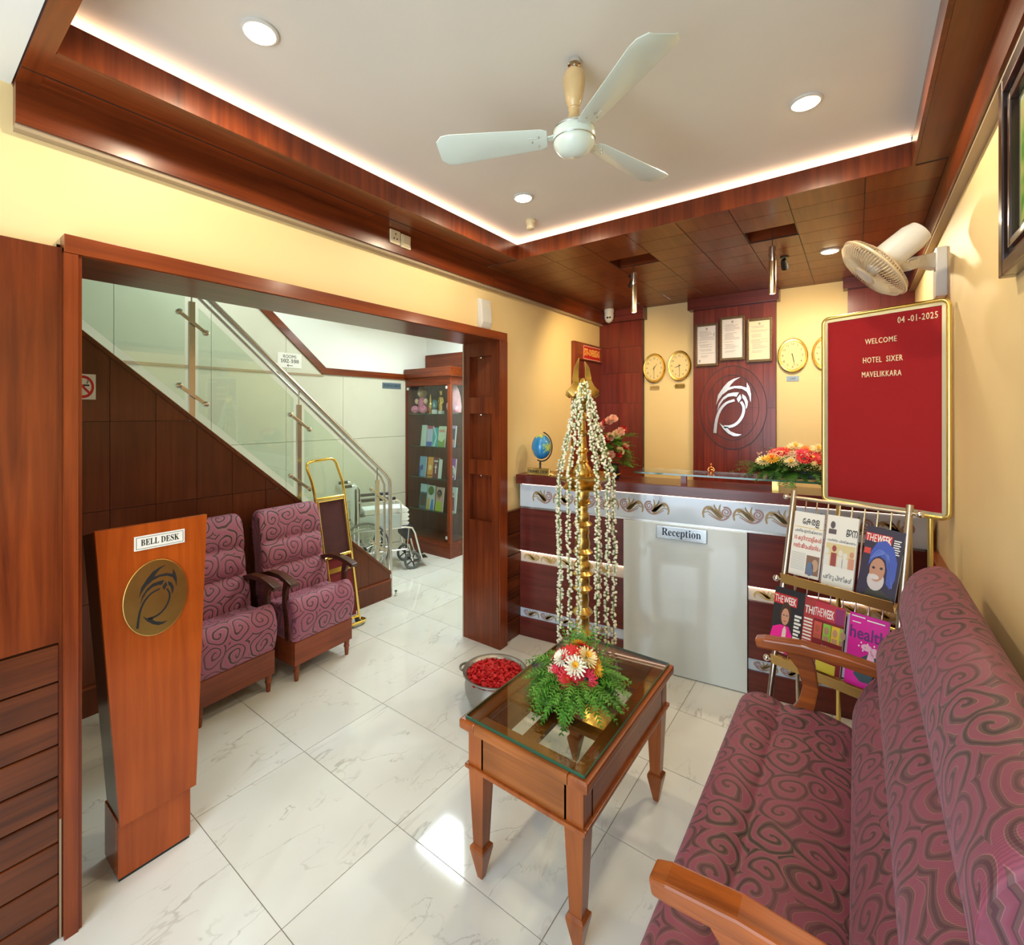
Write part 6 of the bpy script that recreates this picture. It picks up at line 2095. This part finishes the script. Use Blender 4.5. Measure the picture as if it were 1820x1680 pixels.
# toys and figurines on the top shelf
B_ = SHZ[0]
M['plush'] = mat('tan_plush', (.42, .24, .12, 1), .9, sheen=.5, var=.3, vscale=60)
M['plush_pink'] = mat('pink_plush', (.72, .36, .45, 1), .9, sheen=.5, var=.12, vscale=40)
M['skin_plush'] = mat('peach_plush', (.70, .45, .32, 1), .9, sheen=.4)


def checker_mat():
    m, nt, p = new_mat('pink_gingham')
    tc = nt.nodes.new('ShaderNodeTexCoord')
    c = nt.nodes.new('ShaderNodeTexChecker'); c.inputs['Scale'].default_value = 70
    c.inputs[1].default_value = (.75, .35, .45, 1); c.inputs[2].default_value = (.45, .02, .12, 1)
    nt.links.new(tc.outputs['Object'], c.inputs['Vector']); nt.links.new(c.outputs['Color'], p.inputs['Base Color'])
    p.inputs['Roughness'].default_value = .9
    return m


t = thing('teddy_bear', 'tan teddy bear in pink checked dungarees on the top cabinet shelf', 'toy', (-4.68, 4.56, B_))
gm = checker_mat()
MB().ball((0, 0, .13), (.07, .06, .12), 16, 12).build('body', gm, t, smooth=True)
MB().ball((0, -.01, .29), (.065, .06, .085), 16, 12).build('head', 'plush', t, smooth=True)
MB().ball((0, -.06, .27), (.03, .025, .03), 12, 8).build('muzzle', 'skin_plush', t, smooth=True)
for s in (-1, 1):
    MB().ball((s * .055, 0, .365), (.022, .015, .028), 10, 8).build('ear', 'plush', t, smooth=True)
    MB().ball((s * .085, -.03, .17), (.032, .03, .04), 12, 8).build('arm', 'skin_plush', t, smooth=True)
    MB().ball((s * .075, -.07, .055), (.055, .06, .055), 14, 10).build('leg', gm, t, smooth=True)
    MB().ball((s * .022, -.066, .31), .006, 8, 6).build('eye', 'black', t)
t = thing('plush_toy', 'pale pink plush toy behind the cabinet side glass', 'toy', (-4.13, 4.60, B_))
MB().lathe([(.03, 0), (.085, .02), (.09, .10), (.075, .22), (.05, .32), (.02, .37)], (0, 0, 0), 20).build('body', 'plush_pink', t, smooth=True)
MB().ball((-.06, -.05, .10), (.035, .035, .06), 12, 8).build('arm', 'plush_pink', t, smooth=True)
MB().ball((.06, -.05, .06), (.035, .04, .05), 12, 8).build('foot', 'plush_pink', t, smooth=True)
t = thing('gilt_figurine', 'gilt seated figurine with a pointed crown on the top cabinet shelf', 'figurine', (-4.53, 4.56, B_), 0, 'gilt figurines in the cabinet')
MB().box(-.03, .03, -.03, .03, 0, .07).build('pedestal', 'brass', t, bevel=.004)
MB().lathe([(.03, .07), (.04, .10), (.028, .14), (.018, .16)], (0, 0, 0), 16).build('body', 'brass_d', t, smooth=True)
MB().lathe([(.018, .158), (.022, .18), (.016, .20), (.008, .25), (.001, .27)], (0, 0, 0), 16).build('crowned_head', 'brass_d', t, smooth=True)
t = thing('medallion_stand', 'round teal medallion on a white stand on the top cabinet shelf', 'ornament', (-4.44, 4.54, B_))
MB().box(-.035, .035, -.02, .02, 0, .055).build('stand', 'plastic', t, bevel=.003)
MB().lathe([(.048, -.006), (.048, .006)], (0, 0, .125), 28, 'y', 1., 1.35).build('disc', mat('teal_enamel', (.05, .17, .20, 1), .25), t)
mb = MB(); flat_poly(mb, [(-.018, -.03), (.018, -.03), (0, .035)], (0, -.006, .125), FACE_NY, .001); mb.build('emblem', 'silverplate', t)
t = thing('gilt_figurine', 'tall gilt standing figurine on the top cabinet shelf', 'figurine', (-4.345, 4.57, B_), 0, 'gilt figurines in the cabinet')
MB().box(-.03, .03, -.03, .03, 0, .04).build('pedestal', 'plastic', t, bevel=.004)
MB().lathe([(.03, .04), (.036, .10), (.024, .18), (.034, .22), (.016, .25)], (0, 0, 0), 16).build('body', 'brass_d', t, smooth=True)
MB().lathe([(.016, .248), (.022, .27), (.024, .30), (.012, .315)], (0, 0, 0), 16).build('head', 'brass_d', t, smooth=True)
for s in (-1, 1):
    MB().tube([(s * .03, 0, .21), (s * .045, -.01, .15), (s * .02, -.03, .12)], .009, 8).build('arm', 'brass_d', t, smooth=True)

# ------------------------------------------------------------------ side door in the left wall behind the desk
d2 = struct(MB().box(XL, XL + .012, 4.30, YB - .052, 0, 2.40).build('door_2', 'maroon_z'))
MB().box(XL, -2.215, 4.24, 4.30, 0, 2.565).build('door_frame', 'casing_z', d2, bevel=.003)
MB().box(XL, -2.215, 4.30, YB - .052, 2.39, 2.565).build('door_frame', 'casing_y', d2, bevel=.003)
t = thing('red_door_sign', 'red sign with yellow lettering above the side door', 'sign', (-2.213, 4.62, 2.41), world=True)
MB().box(-2.2148, -2.210, 4.43, 4.83, 2.40, 2.54).build('plate', mat('red_enamel_sign', (.50, .015, .012, 1), .35), t)
mb = MB()
for q in ((4.43, 4.83, 2.534, 2.54), (4.43, 4.83, 2.40, 2.406), (4.43, 4.438, 2.406, 2.534)):
    mb.box(-2.210, -2.2094, *q)
mb.build('border', 'petal_peach', t)
text('STF-OVERSEAS', .1, (-2.2095, 4.63, 2.47), FACE_PX, mat('sign_yellow', (.85, .48, .10, 1), .5), t, width=.36, depth=.0008, offset=.002)
